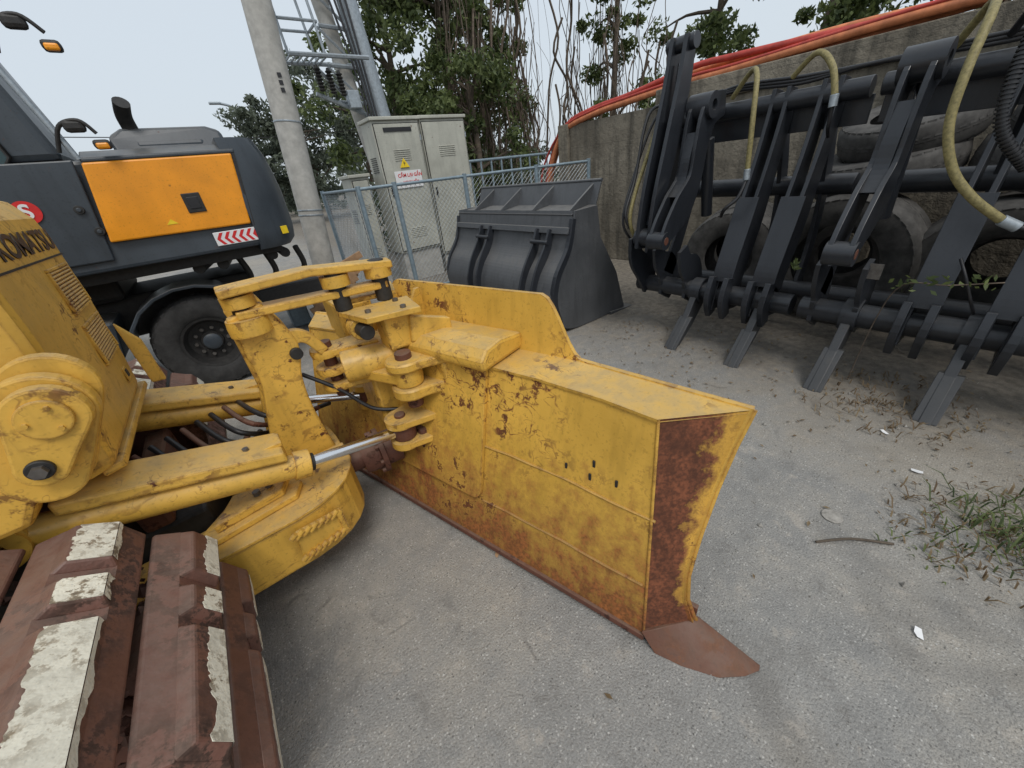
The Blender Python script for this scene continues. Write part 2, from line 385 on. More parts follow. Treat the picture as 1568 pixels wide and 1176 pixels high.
prism(D,'blade_centre_plate',[B(s,wback(z)+.06*z/.95-.026,z) for s,z in rounded(.86,1.62,.28,.965,.05)],nx_*.025,'yelB',.004)
prism(D,'blade_centre_box',[B(.82,.20,.95),B(.82,.50,.95),B(.82,.50,1.03),B(.82,.34,1.055),B(.82,.24,1.045),B(.82,.195,1.0)],bx_*.62,'yel',.018)
for s in (1.5,1.72): prism(D,'moldboard_gusset',[B(s,.30,.95),B(s,.52,.95),B(s,.50,1.19),B(s,.47,1.19)],bx_*.02,'yel',.003)
# hinge / trunnion block on blade rear
hc=V((.53,1.64,0))
cyl(D,'hinge_pin',hc+V((0,0,.70)),hc+V((0,0,1.0)),.04,'rust')
for i,(z,th) in enumerate(((.945,.05),(.80,.06))):
    lathe(D,'hinge_ring',hc+V((0,0,z)),(0,0,1),[(.035,-th/2),(.086,-th/2),(.094,-th/2+.01),(.094,th/2-.01),(.086,th/2),(.035,th/2)],'yel',36)
    c=hc+V((0,0,z-th/2+.002))
    prism(D,'hinge_lug',[c+V((-.03,-.088,0)),c+V((-.055,.07,0)),c+V((.10,.22,0)),c+V((.30,.16,0)),c+V((.35,-.20,0)),c+V((.24,-.17,0)),c+V((.14,-.13,0)),c+V((.06,-.10,0))],(0,0,th-.004),'yel',.010)
lathe(D,'hinge_middle_eye',hc+V((0,0,.875)),(0,0,1),[(.03,-.04),(.070,-.04),(.074,0),(.070,.04),(.03,.04)],'yel',32)
prism(D,'hinge_middle_arm',[hc+V((-.06,-.04,.845)),hc+V((.04,.06,.845)),hc+V((-.08,.30,.845)),hc+V((-.20,.26,.845))],(0,0,.06),'yel',.01)
bb(D,'hinge_back_block',.66,.78,1.50,1.80,.62,.93,'yel',.015)
cyl(D,'hinge_drum',V((.30,1.87,.93)),V((.56,1.80,.93)),.082,'yel')
lathe(D,'hinge_drum_ring',V((.54,1.806,.93)),(1,-.27,0),[(.05,-.02),(.10,-.02),(.10,.02),(.05,.02)],'yel',32)
for z in (.81,.90,1.0):
    lathe(D,'left_lug_ring',V((.27,2.0,z)),(0,0,1),[(.03,-.02),(.078,-.02),(.082,.0),(.078,.02),(.03,.02)],'yel',30)
    prism(D,'left_lug',[V((.25,1.93,z-.018)),V((.25,2.07,z-.018)),V((.5,2.05,z-.018)),V((.5,1.86,z-.018))],(0,0,.036),'yel',.006)
cyl(D,'left_lug_pin',V((.27,2.0,.74)),V((.27,2.0,1.05)),.032,'rust')
bb(D,'hinge_core',.40,.58,1.84,2.14,.50,.98,'yel',.02)
bb(D,'hinge_core_lower',.50,.64,1.62,2.2,.28,.55,'rust',.02)
prism(D,'step_plate',[(.36,1.90,1.17),(.42,1.66,1.17),(.66,1.60,1.17),(.70,1.84,1.17)],(0,0,.028),'yel',.004)
prism(D,'step_plate_rear',[(.40,1.93,1.21),(.66,1.87,1.21),(.72,2.08,1.21),(.44,2.12,1.21)],(0,0,.025),'yel',.004)
bb(D,'step_bracket',.50,.64,1.68,1.82,1.0,1.17,'yel',.01)
prism(D,'step_bracket_arm',[(.60,1.66,1.02),(.80,1.60,1.0),(.80,1.60,1.10),(.62,1.66,1.15)],(0,.05,0),'yel',.006)
cyl(D,'step_pin',V((.42,1.70,1.12)),V((.42,1.92,1.12)),.035,'dark')
cyl(D,'step_pin_boss',V((.42,1.78,1.12)),V((.42,1.85,1.12)),.055,'yel')
bolts(D,'step_bolts',[(.46,1.74,1.198),(.60,1.66,1.198),(.62,1.8,1.198)],(0,0,1))
bb(D,'far_mount_block',.42,.62,2.2,2.55,.9,1.15,'yel',.02)
tube(D,'blade_hose',spline([(.12,2.0,.92),(.25,1.93,.80),(.36,1.86,.66),(.48,1.80,.62)],6),.011,'hose',8)
lathe(D,'blade_ball_socket',V((.28,1.87,.38)),(1,-.1,0),[(.03,-.06),(.09,-.06),(.10,-.02),(.10,.03),(.13,.035),(.13,.06),(.10,.065),(.10,.15),(.05,.16)],'rust',36)
cyl(D,'ball_neck',V((.02,1.9,.38)),V((.55,1.84,.38)),.06,'rust')
bolts(D,'socket_bolts',[V((.315,1.866,.38))+V((0,math.cos(a),math.sin(a)))*.115 for a in [k*math.pi/4 for k in range(8)]],(-1,.1,0),.014,.03,'rust')
def cylset(y,sgn):
    a=V((-.80,y-.02*sgn,.90));b_=V((-.03,y+.01,.675));c=V((.40,y+.08*sgn,.565));dr=(b_-a).normalized()
    cyl(D,'angle_cylinder_barrel',a,b_,.052,'yel');cyl(D,'cylinder_head',b_-dr*.05,b_+dr*.012,.062,'yel')
    cyl(D,'cylinder_gland',b_+dr*.012,b_+dr*.03,.04,'dark');cyl(D,'cylinder_rod',b_,c,.026,'chrome')
    e=c+V((.04,.0,0))
    lathe(D,'rod_eye',e,(0,0,1),[(.025,-.04),(.06,-.04),(.065,0),(.06,.04),(.025,.04)],'rust',28)
    for z in (-.065,.065):
        lathe(D,'rod_clevis_ring',e+V((0,0,z)),(0,0,1),[(.02,-.02),(.082,-.02),(.082,.02),(.02,.02)],'yel',28)
        prism(D,'rod_clevis',[e+V((-.02,-.08,z-.019)),e+V((-.02,.08,z-.019)),e+V((.20,.14,z-.019)),e+V((.24,-.14,z-.019))],(0,0,.038),'yel',.006)
    cyl(D,'clevis_pin',e-V((0,0,.10)),e+V((0,0,.10)),.028,'rust')
    lathe(D,'barrel_root_eye',a+V((-.03,0,0)),(0,1,0),[(.03,-.06),(.075,-.06),(.075,.06),(.03,.06)],'yel',28)
    up=V((0,0,1));s_=V((0,1,0))
    g0=a+dr*.12;g1=b_-dr*.055
    prism(D,'cylinder_guard',[g0+s_*-.05+up*.062,g0+s_*-.045+up*.105,g0+s_*.12+up*.125,g0+s_*.13],(g1-g0),'yel',.008)
    box(D,'guard_end_tab',g1+up*.112+s_*.05-dr*.03,(.07,.09,.02),'yel',.004)
    bolts(D,'guard_bolts',[g0+dr*.05+s_*.03+up*.11,g1-dr*.12+s_*.03+up*.11],(0,0,1),.012,.014)
cylset(1.60,1);cylset(2.32,-1)
# C-frame
out=[(-1.9,1.50),(-.55,1.50),(-.35,1.50),(-.15,1.50),(-.06,1.515),(.02,1.55),(.08,1.60),(.12,1.66),(.145,1.74),(.155,1.85),(.155,2.05),(.145,2.16),(.12,2.24),(.08,2.30),(.02,2.35),(-.06,2.385),(-.15,2.40),(-1.9,2.40)]
inn=[(-1.9,2.22),(-.42,2.22),(-.34,2.16),(-.34,1.74),(-.42,1.68),(-1.9,1.68)]
prism(D,'c_frame',[(x,y,.24) for x,y in out+inn],(0,0,.26),'yel',.012)
prism(D,'c_frame_top_plate',[(-.70,1.49,.503),(-.15,1.49,.503),(-.05,1.508,.503),(.03,1.545,.503),(.09,1.597,.503),(.13,1.66,.503),(.155,1.74,.503),(.16,1.9,.503),(-.3,1.9,.503),(-.36,1.72,.503),(-.7,1.69,.503)],(0,0,.014),'yel',.003)
prism(D,'c_frame_gusset',[(-.56,1.55,.518),(-.12,1.61,.518),(-.08,1.70,.518),(-.38,1.76,.518)],(0,0,.03),'yel',.006)
prism(D,'c_frame_gusset_top',[(-.42,1.60,.549),(-.16,1.64,.549),(-.12,1.73,.549),(-.34,1.76,.549)],(0,0,.04),'yel',.006)
bolts(D,'gusset_bolts',[(-.25,1.68,.589),(-.20,1.70,.589)],(0,0,1),.016,.02)
prism(D,'tow_plate',[(-.20,1.478,.32),(.0,1.512,.32),(.01,1.518,.44),(-.18,1.482,.47)],(0,-.018,0),'yel',.006)
wl=[]
for t in [k/13 for k in range(14)]:
    for za,zb in ((.325,.325),(.462,.44)):
        z=za+(zb-za)*t;j=.006*(-1)**int(t*13);c=V((-.19+.19*t,1.453+.036*t,z+j));wl.append(tubeverts([c-V((.011,0,.008)),c+V((.011,0,.008))],.012,8))
for t in [k/8 for k in range(9)]:
    c=V((-.002,1.488,.33+.11*t));wl.append(tubeverts([c-V((.005,.0,.008)),c+V((.005,.0,.008))],.012,8))
multi(D,'tow_chain',wl,'yel')
bb(D,'belly_frame',-1.9,-.42,1.72,2.18,.30,.62,'dark',.02)
bb(D,'front_cross_tube',-.62,-.52,1.7,2.4,.62,.74,'rust',.02)
for i in range(8):
    x=-.52+.06*i;tube(D,'hydraulic_hose',spline([(x-.1,2.1+.03*i,.78),(x,2.0,.64+.02*i),(x+.15,1.9+.05*i,.60),(x+.3,2.15,.64)],6),.013,'hose' if i%3 else 'rust',8)
# mast
MC=[(-.02,.48),(.0,.75),(.03,.95),(.05,1.1),(.03,1.22),(.01,1.30)];MW=[.30,.21,.17,.21,.17,.15]
curved(D,'mast_plate',MC,MW,1.92,.055,'yel',.008)
curved(D,'mast_plate_rear',MC,MW,2.12,.05,'yel',.008)
curved(D,'mast_hook_arm',[(.06,1.08),(.14,1.13),(.20,1.11),(.25,1.02)],[.12,.075,.055,.05],1.925,.045,'yel',.006)
bb(D,'mast_core',-.07,.06,1.975,2.12,.5,1.2,'yel',.01)
cyl(D,'mast_bore',V((.13,1.90,1.06)),V((.13,1.925,1.06)),.028,'dark')
prism(D,'lift_link_bar',[(-.05,1.89,1.37),(.30,1.86,1.385),(.66,1.82,1.35),(.68,1.93,1.35),(.30,1.98,1.385),(-.05,2.03,1.37)],(0,0,.035),'yel',.006)
prism(D,'lift_link_bar_lower',[(-.02,1.90,1.27),(.62,1.84,1.26),(.64,1.92,1.26),(-.02,2.02,1.27)],(0,0,.035),'yel',.006)
for x,y in ((.01,1.96),(.60,1.88),(.40,1.90)):
    cyl(D,'link_pin',V((x,y,1.20)),V((x,y,1.395)),.040,'dark')
    lathe(D,'link_boss',V((x,y,1.34)),(0,0,1),[(.034,-.025),(.064,-.025),(.064,.025),(.034,.025)],'yel',24)
lathe(D,'mast_boss',V((.01,1.95,1.24)),(0,0,1),[(.02,-.04),(.085,-.04),(.085,.0),(.08,.03),(.02,.03)],'yel',28)
# hood (front face towards +X)
prof=[(-.58,.98),(-.505,1.0),(-.485,1.2),(-.47,1.45),(-.465,1.66),(-.475,1.73),(-.51,1.79),(-.60,1.83),(-2.1,1.98),(-2.1,.98)]
prism(D,'hood',[(x,1.56,z) for x,z in prof],(0,.80,0),'yel',.03)
def fx(z): return interp([(1.0,-.505),(1.2,-.485),(1.45,-.47),(1.66,-.465)],z)
for (z0,z1) in ((1.22,1.36),(1.42,1.56)):
    y0,y1=2.02,2.28
    prism(D,'grille_recess',[(fx(z0)+.002,y0,z0),(fx(z0)+.002,y1,z0),(fx(z1)+.002,y1,z1),(fx(z1)+.002,y0,z1)],(.002,0,0),'rust',0)
    k=12
    for i in range(k):
        z=z0+(i+.5)*(z1-z0)/k;box(D,'grille_slat',(fx(z)+.005,(y0+y1)/2,z),(.006,y1-y0,.0062),'yel',0,((.8,0,-.6),(0,1,0),(.6,0,.8)))
    for za in (z0-.006,z1+.006): box(D,'grille_frame',(fx(za)+.004,(y0+y1)/2,za),(.010,y1-y0+.02,.010),'yel',.002)
    for ya in (y0-.006,y1+.006): box(D,'grille_frame',(fx((z0+z1)/2)+.004,ya,(z0+z1)/2),(.010,.010,z1-z0),'yel',.002)
box(D,'hood_panel_seam',(fx(1.60)+.001,1.96,1.60),(.004,.76,.006),'dark',0)
box(D,'hood_latch',(fx(1.11)+.004,2.20,1.11),(.008,.05,.06),'yel',.003);box(D,'hood_latch_slot',(fx(1.11)+.009,2.20,1.115),(.004,.03,.03),'dark',.001)
def text(g,s,loc,size,mat,rot=(90,0,0),sx=1):
    cu=bpy.data.curves.new('lettering','FONT');cu.body=s;cu.size=size;cu.align_x='CENTER';cu.align_y='CENTER';cu.extrude=.001;cu.offset=size*.025
    o=bpy.data.objects.new('lettering',cu);bpy.context.collection.objects.link(o);o.parent=g.o;o.location=V(loc)-g.l;o.rotation_euler=[math.radians(a) for a in rot];o.scale=(sx,1,1);cu.materials.append(M[mat])
text(D,'KOMATSU',(-.4635,2.03,1.655),.095,'hose',(90,0,90),1.3)
prism(D,'front_guard',[(-.56,1.60,.96),(-.50,1.62,.965),(-.49,2.40,.975),(-.56,2.40,.975)],(0,0,.03),'yel',.008)
bb(D,'guard_side_far',-1.9,-.55,2.38,2.42,.85,1.1,'yel',.01)
bb(D,'guard_side_near',-1.9,-.75,1.53,1.56,.90,1.3,'yel',.01)
prism(D,'hood_hinge_rib',[(-.46,2.33,1.0),(-.41,2.35,.99),(-.41,2.35,1.20),(-.46,2.33,1.30)],(0,.03,0),'yel',.006)
bb(D,'cab_lower',-3.0,-2.1,1.45,2.45,.95,1.9,'yel',.03)
for x in (-2.95,-2.15):
    for y in (1.5,2.4): bb(D,'rops_post',x-.04,x+.04,y-.04,y+.04,1.85,2.75,'yel',.01)
bb(D,'rops_roof',-3.1,-2.0,1.4,2.5,2.75,2.83,'yel',.02)
bb(D,'seat',-2.75,-2.3,1.75,2.15,1.9,2.25,'dark',.05)
def roundplate(name,c1,r1,c2,r2,y,th,mat,bev=.008):
    pts=[];dx,dz=c2[0]-c1[0],c2[1]-c1[1];a0=math.atan2(dz,dx)
    for k in range(15): a=a0+math.pi/2+math.pi*k/14;pts.append((c1[0]+r1*math.cos(a),y,c1[1]+r1*math.sin(a)))
    for k in range(15): a=a0-math.pi/2+math.pi*k/14;pts.append((c2[0]+r2*math.cos(a),y,c2[1]+r2*math.sin(a)))
    prism(D,name,pts,(0,th,0),mat,bev)
roundplate('trunnion_bracket_outer',(-.50,1.27),.083,(-.575,1.14),.052,1.40,.045,'yel')
roundplate('trunnion_bracket_inner',(-.515,1.27),.105,(-.60,1.10),.085,1.447,.05,'yel')
roundplate('trunnion_bracket_rear',(-.49,1.31),.10,(-.60,1.12),.10,1.50,.04,'yel')
roundplate('trunnion_cap',(-.50,1.272),.052,(-.502,1.268),.052,1.388,.014,'yel',.004)
cyl(D,'trunnion_bolt',V((-.575,1.388,1.145)),V((-.575,1.402,1.145)),.028,'dark');bolts(D,'trunnion_bolt_head',[(-.575,1.392,1.145)],(0,-1,0),.018,.02,'brass')
bolts(D,'cap_bolts',[(-.50+.035*math.cos(a),1.389,1.27+.035*math.sin(a)) for a in (1,3.1,5.2)],(0,-1,0),.007,.008,'yel')
prism(D,'bracket_leg',[(-.90,1.46,.95),(-.70,1.46,.96),(-.64,1.46,1.05),(-.56,1.46,1.25),(-.62,1.46,1.36),(-.95,1.46,1.4)],(0,.10,0),'yel',.02)
# tracks
def track(y0,y1,tag):
    C=(-.85,.5);C2=(-3.05,.5);rad=.40
    L1=2.2;per=2*L1+2*math.pi*rad;n=round(per/.238);Wd=y1-y0
    shoes=[];ridge=[];tops=[];links=[]
    for i in range(n):
        d=(i*per/n+rad*math.radians(33))%per
        if d<math.pi*rad:
            a=math.pi/2-d/rad;c=V((C[0]+rad*math.cos(a),0,C[1]+rad*math.sin(a)));nn=V((math.cos(a),0,math.sin(a)))
        elif d<math.pi*rad+L1:
            q=d-math.pi*rad;c=V((C[0]-q,0,C[1]-rad));nn=V((0,0,-1))
        elif d<2*math.pi*rad+L1:
            q=(d-math.pi*rad-L1)/rad;a=-math.pi/2-q;c=V((C2[0]+rad*math.cos(a),0,C2[1]+rad*math.sin(a)));nn=V((math.cos(a),0,math.sin(a)))
        else:
            q=d-2*math.pi*rad-L1;c=V((C2[0]+q,0,C[1]+rad));nn=V((0,0,1))
        t=V((nn.z,0,-nn.x))
        def P(u,v,y): return c+t*u+nn*v+V((0,y,0))
        def pr(pf,ya,yb,tap=0):
            m=len(pf);vs=[P(u,v,ya+(tap if v>.06 else 0)) for u,v in pf]+[P(u,v,yb-(tap if v>.06 else 0)) for u,v in pf]
            return vs,[tuple(range(m)),tuple(range(2*m-1,m-1,-1))]+[(k,(k+1)%m,m+(k+1)%m,m+k) for k in range(m)]
        shoes.append(pr([(-.115,0),(-.115,.014),(-.062,.052),(.062,.052),(.115,.014),(.115,0)],y0,y1))
        cuts=[0,.50,.545,.70,.745,1.0] if i%2==0 else [0,.46,.50,.66,.705,1.0]
        full=(i%4==0)
        for k in range(0,6,2):
            ya,yb=y0+cuts[k]*Wd,y0+cuts[k+1]*Wd
            ridge.append(pr([(-.066,.048),(-.042,.080),(.048,.080),(.066,.048)],ya,yb,.016))
            m=max(8,int((yb-ya)/.008));ys=[ya+.018+(yb-ya-.036)*j/m for j in range(m+1)]
            lo=-.038 if full else -.002;vs=[];wk=0
            for j,yy in enumerate(ys):
                wk=wk*.8+random.uniform(-.005,.005)
                l=max(lo+wk+random.uniform(-.0015,.003)+.006*math.sin(yy*31+i*2),-.041);rr=.047
                vs+=[P(l,.0812,yy),P(rr,.0812,yy),P(rr,.079,yy),P(l,.079,yy)]
            fs=[]
            for j in range(m):
                q=4*j;fs+=[(q,q+1,q+5,q+4),(q+1,q+2,q+6,q+5),(q+3,q,q+4,q+7)]
            fs+=[(0,3,2,1),(4*m,4*m+1,4*m+2,4*m+3)]
            tops.append((vs,fs))
            vs=[];wk=.6
            for j,yy in enumerate(ys):
                wk=min(.95,max(.3,wk+random.uniform(-.12,.12)))
                vs+=[P(.0487,.0808,yy),P(.0487+.018*wk+.001,.0808-.032*wk,yy)]
            tops.append((vs,[(2*j,2*j+1,2*j+3,2*j+2) for j in range(m)]))
        links.append(pr([(-.10,-.09),(-.10,-.002),(.10,-.002),(.10,-.09)],(y0+y1)/2-.1,(y0+y1)/2+.1))
    multi(D,'track_shoes'+tag,shoes,'red',None,.005);multi(D,'track_grousers'+tag,ridge,'red',None,.007);multi(D,'worn_grouser_paint'+tag,tops,'cream',None);multi(D,'track_links'+tag,links,'rust',None,.008)
    for cx in (C[0],C2[0]): cyl(D,'idler'+tag,V((cx,(y0+y1)/2-.12,.5)),V((cx,(y0+y1)/2+.12,.5)),.31,'rust',40,.02)
    for k in range(5): cyl(D,'roller'+tag,V((-1.2-k*.37,(y0+y1)/2-.14,.23)),V((-1.2-k*.37,(y0+y1)/2+.14,.23)),.10,'rust')
    bb(D,'track_frame'+tag,-2.9,-.8,(y0+y1)/2-.14,(y0+y1)/2+.14,.34,.64,'rust',.02)
track(.70,1.46,'');track(2.44,3.20,'_far')
def clods(g,name,pts,mat):
    lst=[]
    for c,s in pts:
        v=[c+V((random.uniform(.6,1)*x*s,random.uniform(.6,1)*y*s,random.uniform(.6,1)*z*s)) for x,y,z in ((1,0,0),(-1,0,0),(0,1,0),(0,-1,0),(0,0,1),(0,0,-1))]
        lst.append((v,[(0,2,4),(2,1,4),(1,3,4),(3,0,4),(2,0,5),(1,2,5),(3,1,5),(0,3,5)]))
    multi(g,name,lst,mat,None)
cl=[]
for k in range(420):
    a=random.uniform(-.6,1.6);rr=random.uniform(.30,.395);cl.append((V((-.85+rr*math.cos(a),random.uniform(.72,1.44),.5+rr*math.sin(a))),random.uniform(.008,.03)))
clods(D,'track_mud',cl,'rust')
# ------------------------------------------------------------------ wheeled excavator
E=G('wheeled_excavator',(-.9,5.6,0));Y0=4.5
prism(E,'upper_body',[(-3.6,Y0+.03,1.32),(.42,Y0+.03,1.32),(.58,Y0+.05,1.42),(.62,Y0+.07,1.7),(.56,Y0+.10,2.10),(-3.6,Y0+.10,2.12)],(0,2.3,0),'exg',.03)
cw=[]
for z,inf in ((1.28,-.05),(1.33,.04),(1.45,.08),(1.75,.09),(1.95,.06),(2.08,.02),(2.2,-.06)):
    cw.append([(x+inf*.6*(1 if x>.5 else .2),y,z) for x,y in ((.40,Y0-inf*.2+.02),(.55,Y0+.03-inf*.2),(.65,Y0+.09),(.72,Y0+.2),(.76,Y0+.38),(.78,Y0+1.1),(.76,Y0+1.9),(.66,Y0+2.2),(.40,Y0+2.3))])
vs=[p_ for rr in cw for p_ in rr];fs=[];q=9
for i in range(len(cw)-1):
    for k in range(q): fs.append((i*q+k,i*q+(k+1)%q,(i+1)*q+(k+1)%q,(i+1)*q+k))
fs+=[tuple(range(q)),tuple(len(vs)-q+k for k in range(q))]
part(E,'counterweight',vs,fs,'exg',0,40)
prism(E,'orange_side_panel',[(-.60,Y0,1.53),(.40,Y0,1.52),(.47,Y0+.0,2.08),(-.50,Y0+.0,2.08)],(0,.05,0),'exo',.012)
prism(E,'panel_gap',[(.405,Y0+.004,1.50),(.425,Y0+.004,1.50),(.495,Y0+.004,2.08),(.475,Y0+.004,2.08)],(0,.01,0),'dark',0)
box(E,'panel_latch',(.05,Y0-.004,1.74),(.13,.012,.15),'dark',.006);box(E,'panel_latch_in',(.05,Y0-.012,1.74),(.08,.006,.09),'hose',.004)
prism(E,'panel_top_rail',[(-.50,Y0+.01,2.08),(.50,Y0+.01,2.08),(.52,Y0+.2,2.14),(-.50,Y0+.2,2.14)],(0,0,.03),'exg',.01)
prism(E,'engine_hood',[(-.30,Y0+.35,2.12),(.52,Y0+.35,2.12),(.50,Y0+.42,2.30),(.40,Y0+.45,2.34),(-.20,Y0+.45,2.34),(-.30,Y0+.4,2.28)],(0,1.5,0),'exg',.03)
box(E,'engine_hood_step',(.1,Y0+.45,2.17),(.5,.14,.14),'exg',.03)
tube(E,'exhaust_stack',spline([(-.13,Y0+.5,2.1),(-.13,Y0+.5,2.32),(-.13,Y0+.45,2.42),(-.10,Y0+.36,2.50)],6),.055,'dark',16)
box(E,'chevron_plate',(.255,Y0+.022,1.43),(.36,.012,.115),'white',.004)
for k in range(6):
    x=.09+k*.058
    part(E,'chevron_mark',[(x,Y0+.0145,1.43),(x+.035,Y0+.0145,1.48),(x+.062,Y0+.0145,1.48),(x+.027,Y0+.0145,1.43),(x+.062,Y0+.0145,1.38),(x+.035,Y0+.0145,1.38)],[(0,1,2,3),(0,3,4,5)],'redp')
box(E,'yellow_label',(.66,Y0+.05,1.42),(.07,.01,.07),'yelp',.002,(( .85,.53,0),(-.53,.85,0),(0,0,1)))
prism(E,'warning_triangle_label',[(-.20,Y0-.003,1.60),(-.12,Y0-.003,1.60),(-.16,Y0-.003,1.64)],(0,.002,0),'yelp',0)
for x,z in ((-.66,1.78),(-.62,1.62)):
    cyl(E,'body_knob',V((x,Y0-.01,z)),V((x,Y0+.04,z)),.03,'dark')
    cyl(E,'body_knob_in',V((x,Y0-.02,z)),V((x,Y0,z)),.014,'exg')
prism(E,'side_skirt',[(-3.6,Y0+.01,1.40),(-.64,Y0+.01,1.40),(-.54,Y0+.01,2.10),(-3.6,Y0+.01,2.12)],(0,.03,0),'exg',.01)
lathe(E,'round_decal',V((-.93,Y0+.004,1.80)),(0,-1,0),[(.0,0),(.075,0),(.075,.003),(.0,.003)],'redp',32)
text(E,'S',(-.93,Y0-.002,1.80),.13,'white')
prism(E,'cab_shell',[(-2.4,Y0+.06,2.1),(-.58,Y0+.06,2.1),(-.66,Y0+.06,2.5),(-.82,Y0+.06,3.25),(-2.3,Y0+.06,3.35)],(0,1.1,0),'exg',.05)
prism(E,'cab_side_glass',[(-2.2,Y0+.05,2.2),(-.95,Y0+.05,2.02),(-.84,Y0+.05,2.14),(-.92,Y0+.05,2.60),(-1.06,Y0+.05,3.1),(-2.2,Y0+.05,3.15)],(0,.008,0),'glass',.004)
tube(E,'glass_seal',[(-2.2,Y0+.045,2.2),(-.95,Y0+.045,2.02),(-.84,Y0+.045,2.14),(-.92,Y0+.045,2.60),(-1.06,Y0+.045,3.1)],.014,'dark',6)
tube(E,'cab_rail',[(-.50,Y0+.02,2.10),(-.62,Y0+.02,2.6),(-.74,Y0+.02,3.3)],.018,'galv',8)
for (mx_,mz) in ((-.30,2.76),(-.32,2.20)):
    tube(E,'mirror_arm',spline([(-.58,Y0+.02,mz-.05),(-.5,Y0-.02,mz+.10),(-.38,Y0-.04,mz+.13),(mx_,Y0-.04,mz+.05)],6),.013,'dark',8)
    box(E,'mirror_lamp',(mx_,Y0-.04,mz-.02),(.10,.08,.06),'dark',.02);box(E,'amber_lens',(mx_,Y0-.065,mz-.03),(.075,.045,.04),'exo',.012)
    box(E,'mirror_housing',(-.42,Y0-.02,mz+.10),(.12,.06,.08),'dark',.025)
bb(E,'chassis',-3.0,.25,Y0+.75,Y0+1.75,.62,1.02,'dark',.03)
bb(E,'turntable',-1.9,-.8,Y0+.6,Y0+1.8,1.0,1.32,'dark',.05)
bb(E,'rear_stabiliser_frame',-.15,.95,Y0+.8,Y0+1.7,.60,.78,'dark',.02)
bb(E,'belly_plate',-2.9,.6,Y0+.2,Y0+2.2,1.22,1.32,'dark',.01)
for x in (.2,.45,.75):
    tube(E,'undercarriage_pipe',spline([(x,Y0+.4,1.22),(x+.04,Y0+.5,1.0),(x-.05,Y0+.7,.85)],5),.03,'dark',8)
for x in (-.15,.05,.5,.62): cyl(E,'underside_beam',V((x,Y0+.3,1.19)),V((x+.1,Y0+1.6,1.12)),.05,'dark',12)
def wheel(g,c,ax,R,W,rim=.55,mat='rub',lugs=26,lh=.016):
    c=V(c);ax=V(ax).normalized()
    ri=R*rim
    prof=[(ri,-W*.42),(ri*1.12,-W*.5),(R*.82,-W*.53),(R*.94,-W*.48),(R,-W*.34),(R*1.01,0),(R,W*.34),(R*.94,W*.48),(R*.82,W*.53),(ri*1.12,W*.5),(ri,W*.42),(ri*1.1,W*.38),(R*.9,W*.3),(R*.9,-W*.3),(ri*1.1,-W*.38)]
    lathe(g,'tyre_carcass',c,ax,prof,mat,48,40)
    u=ax.orthogonal().normalized();w_=ax.cross(u);lst=[]
    for k in range(lugs):
        for sg in (-1,1):
            a=2*math.pi*(k+(.5 if sg>0 else 0))/lugs;d=u*math.cos(a)+w_*math.sin(a);t=ax.cross(d)
            lst.append(([c+d*(R*(.93 if abs(yy)>.4 else .995)+q)+ax*(yy*W*sg*.98)+t*(tt*R*.05+(abs(yy))*R*.10) for yy in (.04,.5) for tt in (-1,1) for q in (0,lh)],[(0,1,3,2),(4,6,7,5),(0,4,5,1),(2,3,7,6),(0,2,6,4),(1,5,7,3)]))
    multi(g,'tyre_tread',lst,mat,None)
def rimwheel(g,c,ax,R,W):
    wheel(g,c,ax,R,W);c=V(c);ax=V(ax)
    lathe(g,'wheel_rim',c,ax,[(.0,W*.18),(R*.2,W*.2),(R*.22,W*.10),(R*.42,W*.12),(R*.5,W*.42),(R*.55,W*.44),(R*.55,-W*.3),(.0,-W*.3)],'dark',36)
    lathe(g,'wheel_hub',c,ax,[(0,W*.2),(R*.17,W*.2),(R*.17,W*.30),(R*.10,W*.36),(0,W*.36)],'exg',28)
    bolts(g,'wheel_nuts',[c+ax*(W*.11)+V((math.cos(k*math.pi/5),0,math.sin(k*math.pi/5)))*R*.30 for k in range(10)],ax,.018,.03,'brass')
for x in (-.34,-2.5):
    rimwheel(E,(x,Y0+.42,.48),(0,-1,0),.47,.30);rimwheel(E,(x,Y0+2.0,.48),(0,1,0),.47,.30)
    cyl(E,'axle',V((x,Y0+.5,.5)),V((x,Y0+2.0,.5)),.1,'dark')
    pts=[]
    for k in range(13):
        a=math.radians(200-k*17);pts.append((x+.60*math.cos(a),Y0+.2,.50+.58*math.sin(a)))
    pin=[(x+(q[0]-x)*.95,q[1],.5+(q[2]-.5)*.95) for q in pts][::-1]
    vs=[V(a)+V((0,dy,0)) for dy in (0,.42) for a in pts+pin];fs=[]
    for i in range(12):
        fs+=[(i,i+1,24-i,25-i),(26+i,51-i,50-i,27+i),(i,26+i,27+i,i+1),(25-i,24-i,50-i,51-i)]
    part(E,'fender',vs,fs,'exg',.006,30)
prism(E,'step_box',[(-1.5,Y0+.25,.55),(-1.0,Y0+.25,.55),(-.92,Y0+.25,.9),(-1.5,Y0+.25,.95)],(0,.5,0),'exg',.03)
prism(E,'boom',[(-2.6,Y0+1.2,2.0),(-2.2,Y0+1.2,2.2),(-4.2,Y0+1.2,4.2),(-6.0,Y0+1.2,4.0),(-4.3,Y0+1.2,3.8)],(0,.35,0),'exo',.02)
